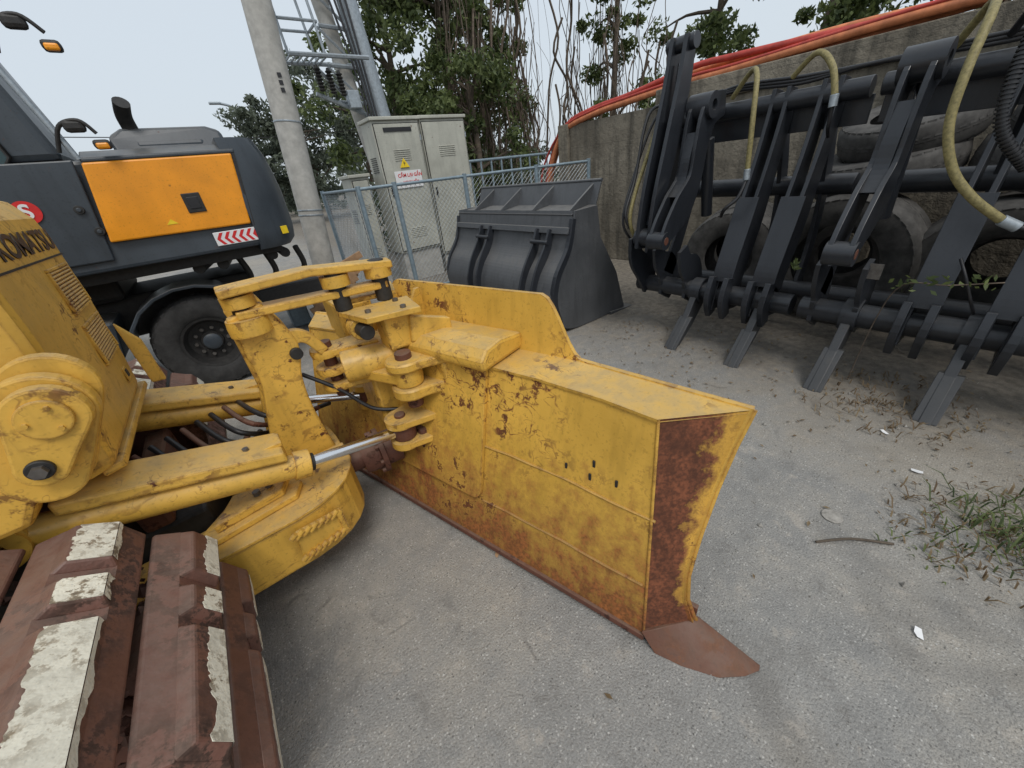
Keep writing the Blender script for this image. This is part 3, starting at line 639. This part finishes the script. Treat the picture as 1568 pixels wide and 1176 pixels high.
# ------------------------------------------------------------------ loader bucket
K=G('loader_bucket',(3.3,3.9,0))
yb0,yb1=2.86,5.08
prof=[(3.02,1.27),(2.98,1.10),(2.93,.92),(2.86,.80),(2.74,.66),(2.66,.48),(2.66,.30),(2.74,.14),(2.90,.04),(3.2,.008),(3.9,.02)]
c2=sm2(prof,5)
xzplate(K,'bucket_shell',offset_outline(c2,[.025]*len(c2)),yb0,yb1-yb0,'bkt',0)
for y in (yb0-.02,yb1-.005):
    prism(K,'bucket_side',[(x,y,z) for x,z in c2]+[(3.72,y,.5),(3.42,y,.95),(3.36,y,1.28)],(0,.025,0),'bkt',.003)
    curved(K,'bucket_side_wear_bar',[(3.0,1.2),(2.92,.92),(2.74,.66),(2.68,.4),(2.76,.14)],[.05,.06,.07,.07,.05],y-.012,.05,'blk',.003)
prism(K,'bucket_top_deck',[(3.0,yb0,1.21),(3.36,yb0,1.26),(3.36,yb0,1.285),(2.99,yb0,1.24)],(0,yb1-yb0,0),'bkt',.004)
prism(K,'bucket_spill_guard',[(3.34,yb0,1.26),(3.44,yb0,1.50),(3.46,yb0,1.50),(3.36,yb0,1.26)],(0,yb1-yb0,0),'bkt',.004)
tube(K,'bucket_top_rim',[(3.45,yb0,1.505),(3.45,yb1,1.505)],.018,'bkt',8)
for y in (2.95,3.55,4.15,4.75): prism(K,'bucket_gusset',[(3.03,y,1.25),(3.36,y,1.28),(3.45,y,1.49)],(0,.025,0),'bkt',.003)
for y in (3.1,4.2):
    for dy in (0,.20):
        curved(K,'bucket_hook_plate',[(2.93,1.10),(2.86,.92),(2.70,.68),(2.62,.42),(2.70,.12)],[.07,.10,.10,.11,.09],y+dy,.028,'blk')
    cyl(K,'bucket_hook_pin',V((2.84,y-.02,.98)),V((2.84,y+.25,.98)),.022,'blk')
prism(K,'bucket_back_rail',[(2.92,yb0,1.06),(2.96,yb0,1.06),(2.98,yb0,1.12),(2.94,yb0,1.12)],(0,yb1-yb0,0),'bkt',.004)
prism(K,'bucket_edge',[(3.6,yb0-.05,.0),(4.05,yb0-.05,.0),(3.6,yb0-.05,.035)],(0,yb1-yb0+.1,0),'bkt',.002)
# ------------------------------------------------------------------ grapple forks
def fork(y0,y1,tines,arms,ribs,name='grapple_fork'):
    g=G(name,(3.7,(y0+y1)/2,0))
    cyl(g,'lower_tube',V((3.6,y0,.48)),V((3.6,y1,.48)),.085,'blk',32)
    cyl(g,'upper_tube',V((4.0,y0,1.93)),V((4.0,y1,1.93)),.065,'blk',32)
    cyl(g,'mid_tube',V((4.35,y0,1.30)),V((4.35,y1,1.30)),.08,'blk',32)
    cyl(g,'rear_lower_tube',V((4.3,y0,.40)),V((4.3,y1,.40)),.08,'blk',32)
    box(g,'upper_flat',(4.12,(y0+y1)/2,1.80),(.03,y1-y0,.18),'blk',.004)
    for y in tines:
        prism(g,'tine',[(3.66,y,.50),(3.50,y,.46),(3.38,y,.26),(3.16,y,.0),(3.30,y,.0),(3.50,y,.16),(3.66,y,.34)],(0,.06,0),'tinewear',.006)
        prism(g,'tine_edge',[(3.39,y-.035,.27),(3.17,y-.025,.002),(3.20,y-.025,.002),(3.42,y-.035,.27)],(0,.12,0),'tinewear',.004)
        lathe(g,'tine_collar',V((3.6,y+.03,.48)),(0,1,0),[(.07,-.05),(.12,-.05),(.12,.05),(.07,.05)],'blk',32)
    for y in ribs:
        for dy in (0,.10):
            curved(g,'frame_rib',[(3.62,.34),(3.66,.62),(3.80,1.05),(3.92,1.45),(4.0,1.80),(4.02,2.02)],[.28,.24,.28,.22,.18,.14],y+dy,.03,'blk')
        curved(g,'rib_brace',[(4.34,.38),(4.42,.8),(4.36,1.3),(4.1,1.85)],[.16,.14,.14,.12],y+.04,.035,'blk')
        c=sm2([(3.51,.62),(3.55,.78),(3.67,1.10),(3.73,1.28)],5)
        xzplate(g,'rib_face_plate',offset_outline(c,[.02]*len(c)),y-.02,.17,'blk',.003)
        for dy in (-.02,.11): curved(g,'rib_foot',[(3.50,.66),(3.47,.48),(3.53,.30)],[.12,.15,.10],y+dy,.045,'blk')
    for y in arms:
        for dy in (0,.11):
            curved(g,'clamp_arm',[(3.92,2.0),(3.70,1.93),(3.62,1.70),(3.58,1.45),(3.44,1.25),(3.28,1.10),(3.17,.99)],[.18,.24,.20,.20,.28,.21,.11],y+dy,.03,'blk')
        c=sm2([(3.56,1.80),(3.50,1.62),(3.47,1.45),(3.38,1.33)],5);xzplate(g,'clamp_arm_web',offset_outline(c,[.015]*len(c)),y+.03,.08,'blk',0)
        lathe(g,'clamp_arm_eye',V((3.19,y+.07,1.0)),(0,1,0),[(.035,-.08),(.075,-.08),(.075,.08),(.035,.08)],'blk',28)
        lathe(g,'clamp_arm_top_eye',V((3.68,y+.07,1.98)),(0,1,0),[(.04,-.10),(.095,-.10),(.095,.10),(.04,.10)],'blk',28)
        cyl(g,'eye_bush',V((3.19,y-.012,1.0)),V((3.19,y+.152,1.0)),.034,'rust')
        cyl(g,'clamp_cylinder',V((4.0,y+.07,1.10)),V((3.84,y+.07,1.75)),.05,'blk')
        cyl(g,'clamp_rod',V((3.84,y+.07,1.75)),V((3.74,y+.07,1.98)),.024,'chrome')
        for dy in (-.07,.19):
            curved(g,'lower_jaw_plate',[(3.40,.90),(3.47,.76),(3.60,.66),(3.66,.50),(3.60,.36)],[.12,.20,.30,.30,.20],y+dy,.03,'blk')
        curved(g,'jaw_upright',[(3.62,.60),(3.78,.95),(3.92,1.35),(3.98,1.75)],[.20,.16,.14,.13],y+.19,.03,'blk')
    return g
f1=fork(.96,2.42,(1.72,1.14),(1.92,),(1.45,1.12))
for y in (2.22,2.10):
    curved(f1,'tall_ram_plate',[(3.28,.90),(3.34,1.30),(3.46,1.75),(3.56,2.15),(3.60,2.46)],[.14,.17,.18,.17,.13],y,.035,'blk')
cyl(f1,'tall_ram_pin',V((3.60,2.06,2.42)),V((3.60,2.30,2.42)),.055,'blk');cyl(f1,'tall_ram_cyl',V((3.34,2.18,1.1)),V((3.55,2.18,1.9)),.04,'blk');cyl(f1,'tall_ram_rod',V((3.55,2.18,1.9)),V((3.60,2.18,2.3)),.022,'chrome')
lathe(f1,'ram_pivot',V((3.30,2.18,1.0)),(0,1,0),[(.03,-.14),(.08,-.14),(.08,.10),(.03,.10)],'blk',28)
curved(f1,'side_jaw_plate',[(3.30,1.0),(3.34,.8),(3.5,.64),(3.62,.44)],[.14,.20,.26,.22],2.30,.035,'blk')
curved(f1,'side_upright',[(3.62,.44),(3.78,.95),(3.94,1.45),(4.0,2.0)],[.26,.26,.24,.16],2.36,.035,'blk')
f2=fork(-.60,.90,(.54,-.07),(.60,),(.16,-.20))
f3=fork(-2.2,-.68,(-.9,-1.5),(-.72,-1.9),(-1.2,))
def hose(g,pts,r=.014,mat='hose',n=8): tube(g,'hydraulic_hose',spline(pts,8),r,mat,n)
def ferrule(g,a,b,r=.024): cyl(g,'hose_ferrule',V(a),V(b),r,'galv',12)
hose(f1,[(3.98,1.9,2.02),(3.9,1.75,2.16),(3.72,1.62,2.12),(3.62,1.55,1.85),(3.62,1.52,1.5)],.019,'hoseg');ferrule(f1,(3.62,1.52,1.5),(3.62,1.515,1.42))
hose(f1,[(3.62,1.515,1.42),(3.56,1.53,1.30),(3.52,1.60,1.22),(3.6,1.66,1.15)],.014)
hose(f1,[(3.95,2.3,2.0),(3.75,2.35,2.1),(3.5,2.36,1.7),(3.28,2.37,1.2),(3.36,2.33,.95)],.018,'hoseg')
hose(f1,[(3.9,2.4,2.05),(3.6,2.45,2.0),(3.4,2.42,1.5),(3.25,2.4,1.2),(3.35,2.35,1.0)])
hose(f1,[(3.95,2.36,2.05),(3.65,2.42,1.95),(3.36,2.45,1.4),(3.26,2.43,1.12),(3.38,2.38,.92)],.012)
for k in range(3):
    hose(f1,[(4.0+.03*k,2.3,2.02),(4.02,1.9,2.07+.015*k),(4.0,1.4,2.03+.02*k),(4.0,1.0,2.06),(4.0,.4,2.03+.02*k),(4.0,-.2,2.06),(4.0,-.9,2.05)],.013)
hose(f1,[(3.8,1.4,2.06),(3.72,1.25,2.16),(3.64,1.12,2.06),(3.62,1.06,1.90)],.019,'hoseg');ferrule(f1,(3.62,1.06,1.90),(3.62,1.055,1.83))
hose(f1,[(3.62,1.055,1.83),(3.66,1.06,1.72),(3.78,1.08,1.66)],.012)
hose(f2,[(4.0,.62,2.05),(3.78,.50,2.20),(3.50,.45,2.12),(3.36,.44,1.90),(3.32,.42,1.66),(3.33,.34,1.45),(3.36,.22,1.30),(3.42,.08,1.18)],.022,'hoseg',10);ferrule(f2,(3.42,.08,1.18),(3.45,.01,1.14),.028)
hose(f2,[(3.45,.01,1.14),(3.5,-.08,1.10),(3.62,-.12,1.0)],.014)
hose(f2,[(4.0,.40,2.06),(3.70,.30,2.22),(3.45,.27,2.12),(3.36,.27,1.88),(3.34,.23,1.62),(3.42,.08,1.42)],.020,'hose',10)
pts=spline([(3.70,.30,2.22),(3.45,.27,2.12),(3.36,.27,1.88),(3.34,.23,1.62),(3.42,.08,1.42)],14)
multi(f2,'hose_spiral_guard',[tubeverts([pts[i],pts[i].lerp(pts[i+1],.5)],.028,10) for i in range(len(pts)-1)],'hose')
hose(f2,[(3.50,.16,.95),(3.46,.10,.85),(3.48,.04,.72),(3.55,.0,.62)],.008)
box(f2,'rating_plate',(3.38,.50,.86),(.004,.07,.10),'brass',.001)
# ------------------------------------------------------------------ tyres behind
def tyre(c,ax,R=.52,W=.34,rim=.56):
    g=G('tyre',c);wheel(g,c,ax,R,W,rim,'rubd',44,.009)
tyre((4.80,1.00,.60),(1,-.1,.05),.60,.42,.58);tyre((4.85,.02,.56),(1,.05,.08),.57,.42,.58);tyre((4.95,-1.15,.54),(1,.1,.05),.54,.42)
tyre((5.45,1.10,.55),(1,.1,.0),.55,.5,.38);tyre((5.45,.0,.55),(1,0,.0),.55,.5,.38);tyre((5.45,-1.1,.52),(1,0,.0),.52,.5,.40);tyre((5.45,2.20,.52),(1,0,.0),.52,.5,.40);tyre((4.9,2.05,.52),(1,.1,.0),.52,.36,.5)  # row nearest the wall is added so the front tyre holes stay dark
tyre((5.15,.98,1.36),(-.2,.15,1),.52,.28);tyre((5.2,-.08,1.34),(-.15,-.2,1),.52,.28);tyre((5.2,.9,1.66),(-.3,.1,1),.48,.26);tyre((5.25,-.15,1.62),(-.2,-.1,1),.48,.26);tyre((5.2,-1.2,1.3),(.1,.1,1),.5,.3)
# ------------------------------------------------------------------ wall
def wallmat():
    m,nt,b=newmat('weathered_wall');g=N(nt,'ShaderNodeNewGeometry');P=g.outputs['Position']
    n1=noise(nt,.9,4,.7,P);n2=noise(nt,6,5,.75,P);mp=N(nt,'ShaderNodeMapping');mp.inputs['Scale'].default_value=(5,5,.5);L(nt,P,mp.inputs[0]);n3=noise(nt,1.3,4,.6,mp.outputs[0])
    c=mix(nt,ramp(nt,n1,.35,.65),(.15,.13,.10),(.27,.238,.185));c=mix(nt,ramp(nt,n3,.46,.68,0,.8),c,(.06,.054,.043));c=mix(nt,ramp(nt,n2,.52,.66,0,.6),c,(.10,.086,.066))
    sx=N(nt,'ShaderNodeSeparateXYZ');L(nt,P,sx.inputs[0])
    cs=mth(nt,'FRACT',mth(nt,'MULTIPLY',sx.outputs[2],2.1));c=mix(nt,ramp(nt,cs,.03,.0,0,.4),c,(.05,.045,.038))
    L(nt,c,b.inputs['Base Color']);b.inputs['Roughness'].default_value=.95;bump(nt,b,noise(nt,9,4,.75,P),.8,.03);return m
M['wall']=wallmat()
W=G('concrete_wall',(6.1,0,0))
bb(W,'wall_body',6.0,6.22,-9,3.95,0,2.22,'wall',.01);bb(W,'wall_coping',5.93,6.28,-9,3.95,2.22,2.46,'wall',.012)
bb(W,'wall_body_low',6.01,6.21,3.953,5.75,0,2.28,'wall',.01);bb(W,'wall_end_pier',5.95,6.27,5.753,6.0,0,2.3,'wall',.01)
for y in range(-8,4,3): bb(W,'wall_pier',5.94,5.998,y,y+.28,0,2.218,'wall',.008)
PG=G('conduit_pipe_bundle',(6.1,0,2.5))
for k,(dx,dz,mm,rr) in enumerate(((0,0,'pipe',.045),(.11,.01,'pipe',.045),(.05,.085,'pipered',.038),(.17,.08,'pipe',.035),(-.02,.05,'pipered',.02))):
    pts=[(6.0+dx,y,2.51+dz+.035*math.sin(y*1.3+k*1.7)) for y in np.arange(-9,4.0,.5)]+[(6.0+dx,4.5,2.42+dz),(6.0+dx,5.2,2.36+dz),(6.0+dx+.02,5.9,2.2+dz),(6.0+dx,6.25+.05*k,1.7),(6.0+dx,6.45+.05*k,1.0),(6.0+dx,6.6+.04*k,.1)]
    tube(PG,'conduit_pipe',spline(pts,4),rr,mm,10)
# ------------------------------------------------------------------ fence
FN=G('chain_link_fence',(3.6,5.85,0))
def panel(a,b,z0=.12,z1=1.68):
    a=V((a[0],a[1],0));b=V((b[0],b[1],0));L_=(b-a).length;d=(b-a)/L_
    multi(FN,'fence_rail',[tubeverts([a+V((0,0,z)),b+V((0,0,z))],.022,8) for z in (z0,z1)],'blue')
    ws=[];sp=.075;H_=z1-z0;k=-int(H_/sp)-1
    while k*sp<L_+H_:
        s=k*sp
        for sg in (1,-1):
            s0,s1=(s,s+H_) if sg>0 else (s+H_,s);ds=s1-s0
            ta=(0-s0)/ds;tb=(L_-s0)/ds;t0=max(0,min(ta,tb));t1=min(1,max(ta,tb))
            if t1-t0>.01:
                p0=a+d*(s0+ds*t0);p1=a+d*(s0+ds*t1);ws.append(tubeverts([p0+V((0,0,z0+H_*t0)),p1+V((0,0,z0+H_*t1))],.0028,3))
        k+=1
    multi(FN,'chain_link_mesh',ws,'galv',None)
panel((1.95,5.95),(2.45,5.85));panel((2.45,5.85),(3.65,5.83));panel((3.65,5.83),(4.9,5.5));panel((4.9,5.5),(5.9,5.2));panel((1.95,5.95),(1.95,7.9))
for q in ((1.95,5.95),(2.45,5.85),(3.65,5.83),(4.9,5.5),(5.9,5.2),(1.95,7.9)): cyl(FN,'fence_post',V((q[0],q[1],0)),V((q[0],q[1],1.72)),.035,'blue',14)
R2=G('steel_railing',(4.8,8.3,0));lst=[tubeverts([V((3.9,8.3,z)),V((8.0,8.3,z))],.03,8) for z in (.5,1.95)]
lst+=[tubeverts([V((x,8.3,.5)),V((x,8.3,1.95))],.022,6) for x in np.arange(3.9,8.0,.3)];multi(R2,'railing_bars',lst,'blue')
# ------------------------------------------------------------------ cabinets
def cabinet(x0,x1,y,z0,z1,dep=.5):
    g=G('electrical_cabinet',((x0+x1)/2,y+dep/2,0))
    bb(g,'cabinet_body',x0,x1,y,y+dep,z0,z1,'cab',.012);bb(g,'cabinet_roof',x0-.03,x1+.03,y-.04,y+dep+.03,z1,z1+.05,'cab',.01)
    bb(g,'cabinet_plinth',x0+.03,x1-.03,y+.03,y+dep-.03,0,z0,'conc',.01)
    bb(g,'door_gap',x0+.018,x1-.018,y-.006,y-.001,z0+.028,z1-.038,'dark',0)
    bb(g,'cabinet_door',x0+.03,x1-.03,y-.020,y-.007,z0+.04,z1-.05,'cab',.005)
    for k in range(6):
        for z in (z1-.42-.03*k,z0+.25+.03*k): box(g,'vent_slat',((x0+x1)/2,y-.024,z),((x1-x0)*.36,.012,.010),'cab',.002,((1,0,0),(0,.8,-.6),(0,.6,.8)))
    box(g,'door_handle',(x0+.09,y-.03,(z0+z1)/2),(.03,.03,.14),'dark',.005)
    for z in (z0+.3,z1-.3): cyl(g,'door_hinge',V((x1-.022,y-.025,z)),V((x1-.022,y-.025,z+.08)),.012,'galv',10)
    for k in range(8): box(g,'side_vent',(x0-.004,y+dep*.5,z1-.5-.03*k),(.012,dep*.5,.010),'dark',.001)
    return g
c1=cabinet(2.78,3.62,7.0,.55,2.60);c2_=cabinet(3.70,4.62,7.12,.35,2.62);c3=cabinet(2.3,2.62,7.3,.3,1.85,.5)
bb(c1,'cabinet_nameplate',2.95,3.45,6.968,6.978,2.44,2.50,'hose',.001)
SG=G('warning_sign',(3.2,6.96,1.7))
box(SG,'sign_board',(3.22,6.965,1.74),(.50,.006,.26),'white',.002)
text(SG,'CẤM LẠI GẦN',(3.25,6.96,1.80),.072,'redp');text(SG,'NGUY HIỂM',(3.25,6.96,1.695),.055,'redp')
prism(SG,'danger_triangle',[(3.10,6.96,1.92),(3.28,6.96,1.92),(3.19,6.96,2.06)],(0,.008,0),'yelp',.002)
part(SG,'danger_bolt',[(3.19,6.958,2.02),(3.170,6.958,1.98),(3.19,6.958,1.98),(3.178,6.958,1.935),(3.21,6.958,1.99),(3.19,6.958,1.99)],[(0,1,2,5),(2,3,4,5)],'hose')
# ------------------------------------------------------------------ poles
UP=G('utility_pole',(1.35,7,0));cyl(UP,'pole_shaft',V((1.33,7.0,0)),V((2.1,7.0,8.5)),.175,'conc',32)
for k,z in enumerate((2.95,3.03,3.11)): box(UP,'pole_marking',(1.33+.0906*z+.01,6.818,z),(.05,.004,.05),'hose',.001)
for z in (1.4,1.47,2.6): cyl(UP,'pole_band',V((1.33+.0906*z,7,z)),V((1.332+.0906*z,7,z+.02)),.182,'galv',32)
T=G('transformer_pole',(3.5,8.2,0))
cyl(T,'pole_shaft',V((3.75,8.1,0)),V((3.1,8.1,6.5)),.16,'galv',24)
cyl(T,'pole_shaft_second',V((3.45,8.3,0)),V((2.7,8.3,6.5)),.13,'conc',24)
def bar(a,b,r=.025,mat='galv'): cyl(T,'steel_member',V(a),V(b),r,mat,6,0)
for z in (3.0,3.5,4.0,4.5,5.0): bar((3.25,8.1,z),(2.75,8.1,z+.02),.03)
for z in (3.0,3.5,4.0): bar((3.25,8.1,z),(2.72,8.1,z+.5),.02)
for dy in (7.7,8.2):
    bar((2.05,dy,3.55),(3.3,dy,3.55),.03);bar((2.05,dy,3.95),(2.6,dy,3.95),.02);bar((2.05,dy,3.55),(2.0,dy,4.6),.02);bar((2.6,dy,3.55),(2.5,dy,4.6),.02);bar((2.0,dy,4.6),(2.5,dy,4.6),.02)
for x in np.arange(2.1,2.65,.09): bar((x,7.7,3.56),(x,8.2,3.56),.015)
for x in (2.05,2.6): bar((x,7.7,3.95),(x,8.2,3.95),.02)
bar((2.35,7.9,3.1),(3.4,8.1,2.75),.03);bar((2.4,7.9,3.5),(3.3,8.1,2.7),.03)
for i,x in enumerate((2.45,2.62,2.78)):
    pf=[(.02,0)]
    for k in range(7): pf+=[(.055,.02+k*.045),(.03,.042+k*.045)]
    pf+=[(.02,.34)];lathe(T,'insulator',V((x,7.85,3.12-.03*i)),(0,0,1),pf+[(0,.34),(0,0)],'dark',18)
bar((2.2,7.9,5.2),(3.8,8.1,5.2),.05)
for k in range(4):
    tube(T,'drop_cable',spline([(2.8+.12*k,8.0,6.0),(2.9+.1*k,7.9,4.6),(3.05+.06*k,7.85,3.6),(3.1+.05*k,7.8,2.7)],6),.018,'hose',6)
bb(T,'junction_box',2.85,3.05,7.85,8.0,2.9,3.15,'galv',.01)
SL=G('street_lamp',(6.3,40,0))
tube(SL,'lamp_post',spline([(6.4,40,0),(6.35,40,5),(6.3,40,6.6),(6.0,40,7.5),(5.4,40,8.0),(4.7,40,8.2)],6),.09,'galv',8)
box(SL,'lamp_head',(4.45,40,8.2),(.75,.35,.16),'galv',.05)
PW=G('overhead_wire',(0,14,3));tube(PW,'wire',spline([(-6,14,3.6),(0,14,3.3),(2.6,14,3.2),(8,14,3.4)],8),.012,'hose',4)
WB=G('wooden_crate_stack',(1.2,6.2,0))
bb(WB,'crate',.95,1.55,6.0,6.5,0,.55,'wood',.01);bb(WB,'crate_lid',.9,1.6,5.95,6.55,.552,.60,'wood',.006)
for k in range(5): box(WB,'board',(1.15+.05*k,5.88,.35+.10*k),(.75,.05,.09),'wood',.004,((.95,0,.3),(0,1,0),(-.3,0,.95)))
bb(WB,'blue_bin',.55,.8,6.2,6.5,0,.5,'blue',.02)
# ------------------------------------------------------------------ vegetation
def leaves(g,name,centers,per,size,mat,flat=.7,droop=0):
    C=np.repeat(np.array([c[:3] for c in centers]),per,axis=0);Rr=np.repeat(np.array([c[3] for c in centers]),per)
    n=len(C);d=rng.normal(size=(n,3));d/=np.linalg.norm(d,axis=1)[:,None];rad=Rr*rng.random(n)**.45
    P=C+d*rad[:,None]*np.array([1,1,flat])
    a=rng.normal(size=(n,3));a/=np.linalg.norm(a,axis=1)[:,None];a[:,2]-=droop;a/=np.linalg.norm(a,axis=1)[:,None]
    b=np.cross(a,rng.normal(size=(n,3)));b/=np.linalg.norm(b,axis=1)[:,None]
    s=size*rng.uniform(.6,1.35,n)[:,None]
    v=np.empty((n,4,3));v[:,0]=P-a*s;v[:,1]=P+b*s*.42;v[:,2]=P+a*s;v[:,3]=P-b*s*.42
    l=np.array(g.l)
    me=bpy.data.meshes.new(name);me.from_pydata((v.reshape(-1,3)-l).tolist(),[],np.arange(n*4).reshape(-1,4).tolist());finish(g,name,me,mat)
def tree(base,h,crown,rcl,ncl,per,size,mat='leaf',trunk=.14,t0=.3):
    g=G('tree',base);b=V(base);top=b+V((0,0,h));lst=[];cl=[]
    trunkp=spline([b,b+(top-b)*.35+V((random.uniform(-.2,.2),random.uniform(-.2,.2),0)),b+(top-b)*.7+V((random.uniform(-.3,.3),random.uniform(-.3,.3),0)),top],5)
    lst.append(tubeverts(trunkp,[trunk*(1-.75*i/(len(trunkp)-1)) for i in range(len(trunkp))],8))
    for k in range(ncl):
        t=random.uniform(t0,1);o=trunkp[int(t*(len(trunkp)-1))]
        a=random.uniform(0,6.28);rr=crown*random.uniform(.25,1)*(1.15-.5*abs(t-.6))
        e=o+V((math.cos(a)*rr,math.sin(a)*rr,random.uniform(-.15,.5)*crown))
        mid=(o+e)/2+V((0,0,random.uniform(0,.3)))
        lst.append(tubeverts(spline([o,mid,e],3),[trunk*.4*(1-.85*i/6) for i in range(7)],5))
        cl.append((e.x,e.y,e.z,rcl*random.uniform(.6,1.2)))
        for _ in range(2):
            q=e+V((random.uniform(-1,1),random.uniform(-1,1),random.uniform(-.7,.7)))*rcl;cl.append((q.x,q.y,q.z,rcl*random.uniform(.35,.8)))
    multi(g,'trunk_and_limbs',lst,'bark');leaves(g,'foliage',cl,per,size,mat,.75,.3);return g
tree((5.4,11.5,0),6.5,1.9,.6,28,130,.08);tree((7.0,11.2,0),7.2,2.0,.62,34,130,.08);tree((8.6,11.8,0),6.8,1.4,.5,24,110,.08)
tree((6.4,9.6,0),4.2,1.2,.5,12,110,.075)
tree((10.9,8.6,0),6.0,1.0,.42,15,95,.08);tree((12,6.4,0),6.5,1.7,.5,24,110,.08);tree((12,4.2,0),6.0,1.9,.55,24,110,.08);tree((12,1.6,0),5.8,2.0,.6,20,100,.085)
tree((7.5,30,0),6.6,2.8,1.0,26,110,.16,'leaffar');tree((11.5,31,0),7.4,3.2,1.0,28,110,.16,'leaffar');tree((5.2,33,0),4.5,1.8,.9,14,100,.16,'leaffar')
VN=G('hanging_vines',(8,10.5,0));lst=[]
for k in range(240):
    q=random.random()
    if q<.62: x,y=random.uniform(6.4,9.6),random.uniform(9.9,11.2)
    else: x,y=random.uniform(9.6,12),random.uniform(7.3,10.3)
    z1=random.uniform(3.2,6.5);z0=random.uniform(.9,2.6);pts=[(x,y,z1)]
    for j in range(4): pts.append((x+random.uniform(-.3,.3),y+random.uniform(-.2,.2),z1+(z0-z1)*(j+1)/4))
    lst.append(tubeverts(spline(pts,4),random.uniform(.004,.014) if k%6 else .03,4))
multi(VN,'vine_strands',lst,'vine')
leaves(VN,'vine_leaves',[(random.uniform(5.2,9.2),random.uniform(9.8,10.8),random.uniform(1.2,3.6),.3) for _ in range(40)],50,.06,'leaf')
HB=G('hedge_undergrowth',(6,11,0));leaves(HB,'undergrowth_foliage',[(random.uniform(3.8,9.6),random.uniform(9.6,11.5),random.uniform(.2,1.8),.6) for _ in range(70)],100,.085,'leafd')
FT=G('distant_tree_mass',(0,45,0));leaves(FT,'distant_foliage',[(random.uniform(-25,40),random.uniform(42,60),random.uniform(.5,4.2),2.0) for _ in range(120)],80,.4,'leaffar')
def weeds(name,cx,cy,n,R_,hh,mat):
    g=G(name,(cx,cy,0));vs=[];fs=[]
    for i in range(n):
        a=random.uniform(0,6.28);r=R_*random.random()**.7;x=cx+r*math.cos(a);y=cy+r*math.sin(a);d=V((math.cos(a*3+i),math.sin(a*3+i),0));s=d.cross(V((0,0,1)))*.003
        h_=hh*random.uniform(.4,1.2);ln=h_*random.uniform(.5,1.6);k=len(vs);b=V((x,y,0))
        vs+=[b-s,b+s,b+d*ln*.4+V((0,0,h_*.7))+s*1.3,b+d*ln*.4+V((0,0,h_*.7))-s*1.3,b+d*ln+V((0,0,h_*.75))]
        fs+=[(k,k+1,k+2,k+3),(k+3,k+2,k+4)]
    part(g,'weed_blades',vs,fs,mat)
weeds('weed_clump',2.35,-.42,170,.28,.09,'leaf');weeds('weed_clump',2.6,-.65,130,.25,.10,'leaf');weeds('weed_clump',2.0,-.22,30,.16,.04,'leaf')
weeds('dry_grass_clump',2.3,-.45,360,.42,.05,'dry');weeds('dry_grass_clump',3.3,.2,300,.5,.05,'dry')
VC=G('creeper_plant',(3.45,.25,.6));leaves(VC,'creeper_leaves',[(3.40,.33,.80,.09),(3.40,.20,.82,.1),(3.36,.05,.85,.09),(3.42,.95,.85,.07)],14,.026,'leaf')
tube(VC,'creeper_stem',spline([(3.4,-.05,.86),(3.38,.15,.82),(3.42,.35,.78),(3.5,.42,.5),(3.5,.44,.0)],5),.004,'vine',5)
LT=G('leaf_litter',(3,1,0));vs=[];fs=[]
for i in range(800):
    if i<560: x,y=random.gauss(3.4,.4),random.uniform(-1.5,2.6)
    elif i<660: x,y=random.uniform(1.8,3.2),random.uniform(-1.6,2.0)
    else: x,y=random.uniform(-.4,3),random.uniform(-1,6)
    if i>=660 and random.random()<.7: continue
    a=random.uniform(0,6.28);s=random.uniform(.007,.020);d=V((math.cos(a),math.sin(a),random.uniform(-.1,.5)));e=V((-math.sin(a),math.cos(a),random.uniform(-.2,.2)));c=V((x,y,.012));k=len(vs)
    vs+=[c-d*s,c+e*s*.45,c+d*s,c-e*s*.45+V((0,0,.003))];fs.append((k,k+1,k+2,k+3))
part(LT,'fallen_leaves',vs,fs,'dry')
PB=G('pebbles',(2,1,0));cl=[]
for i in range(2600):
    if i<1600: x,y=random.gauss(2.5,.7),random.uniform(-1.6,3)
    else: x,y=random.uniform(-.3,3.2),random.uniform(-.8,5)
    s=random.uniform(.002,.006) if random.random()<.97 else random.uniform(.008,.018)
    cl.append((V((x,y,s*.4)),s))
clods(PB,'pebble_scatter',cl,'stone')
LI=G('litter_scraps',(2,0,0))
for x,y,s,a,mm in ((2.55,1.05,.045,.3,'white'),(2.0,.93,.04,1.2,'wood'),(1.55,-.28,.025,.4,'white'),(2.6,-.1,.03,2,'white'),(.55,1.1,.02,.5,'wood'),(2.9,.1,.025,1,'white')):
    d=V((math.cos(a),math.sin(a),.12));e=V((-math.sin(a),math.cos(a),.05));c=V((x,y,.010));part(LI,'paper_scrap',[c-d*s-e*s*.4,c-d*s*.8+e*s*.3,c-d*s*.1+e*s*.55,c+d*s*.9+e*s*.2,c+d*s*.7-e*s*.5],[(0,1,2,3,4)],mm)
LD=G('metal_lid',(1.95,.10,0));cyl(LD,'lid_disc',V((1.95,.10,.002)),V((1.95,.10,.008)),.045,'stone',24)
ST=G('stick',(1.8,0,0));tube(ST,'stick_shaft',spline([(1.72,.10,.012),(1.85,.0,.014),(1.95,-.13,.012)],4),.006,'bark',6)
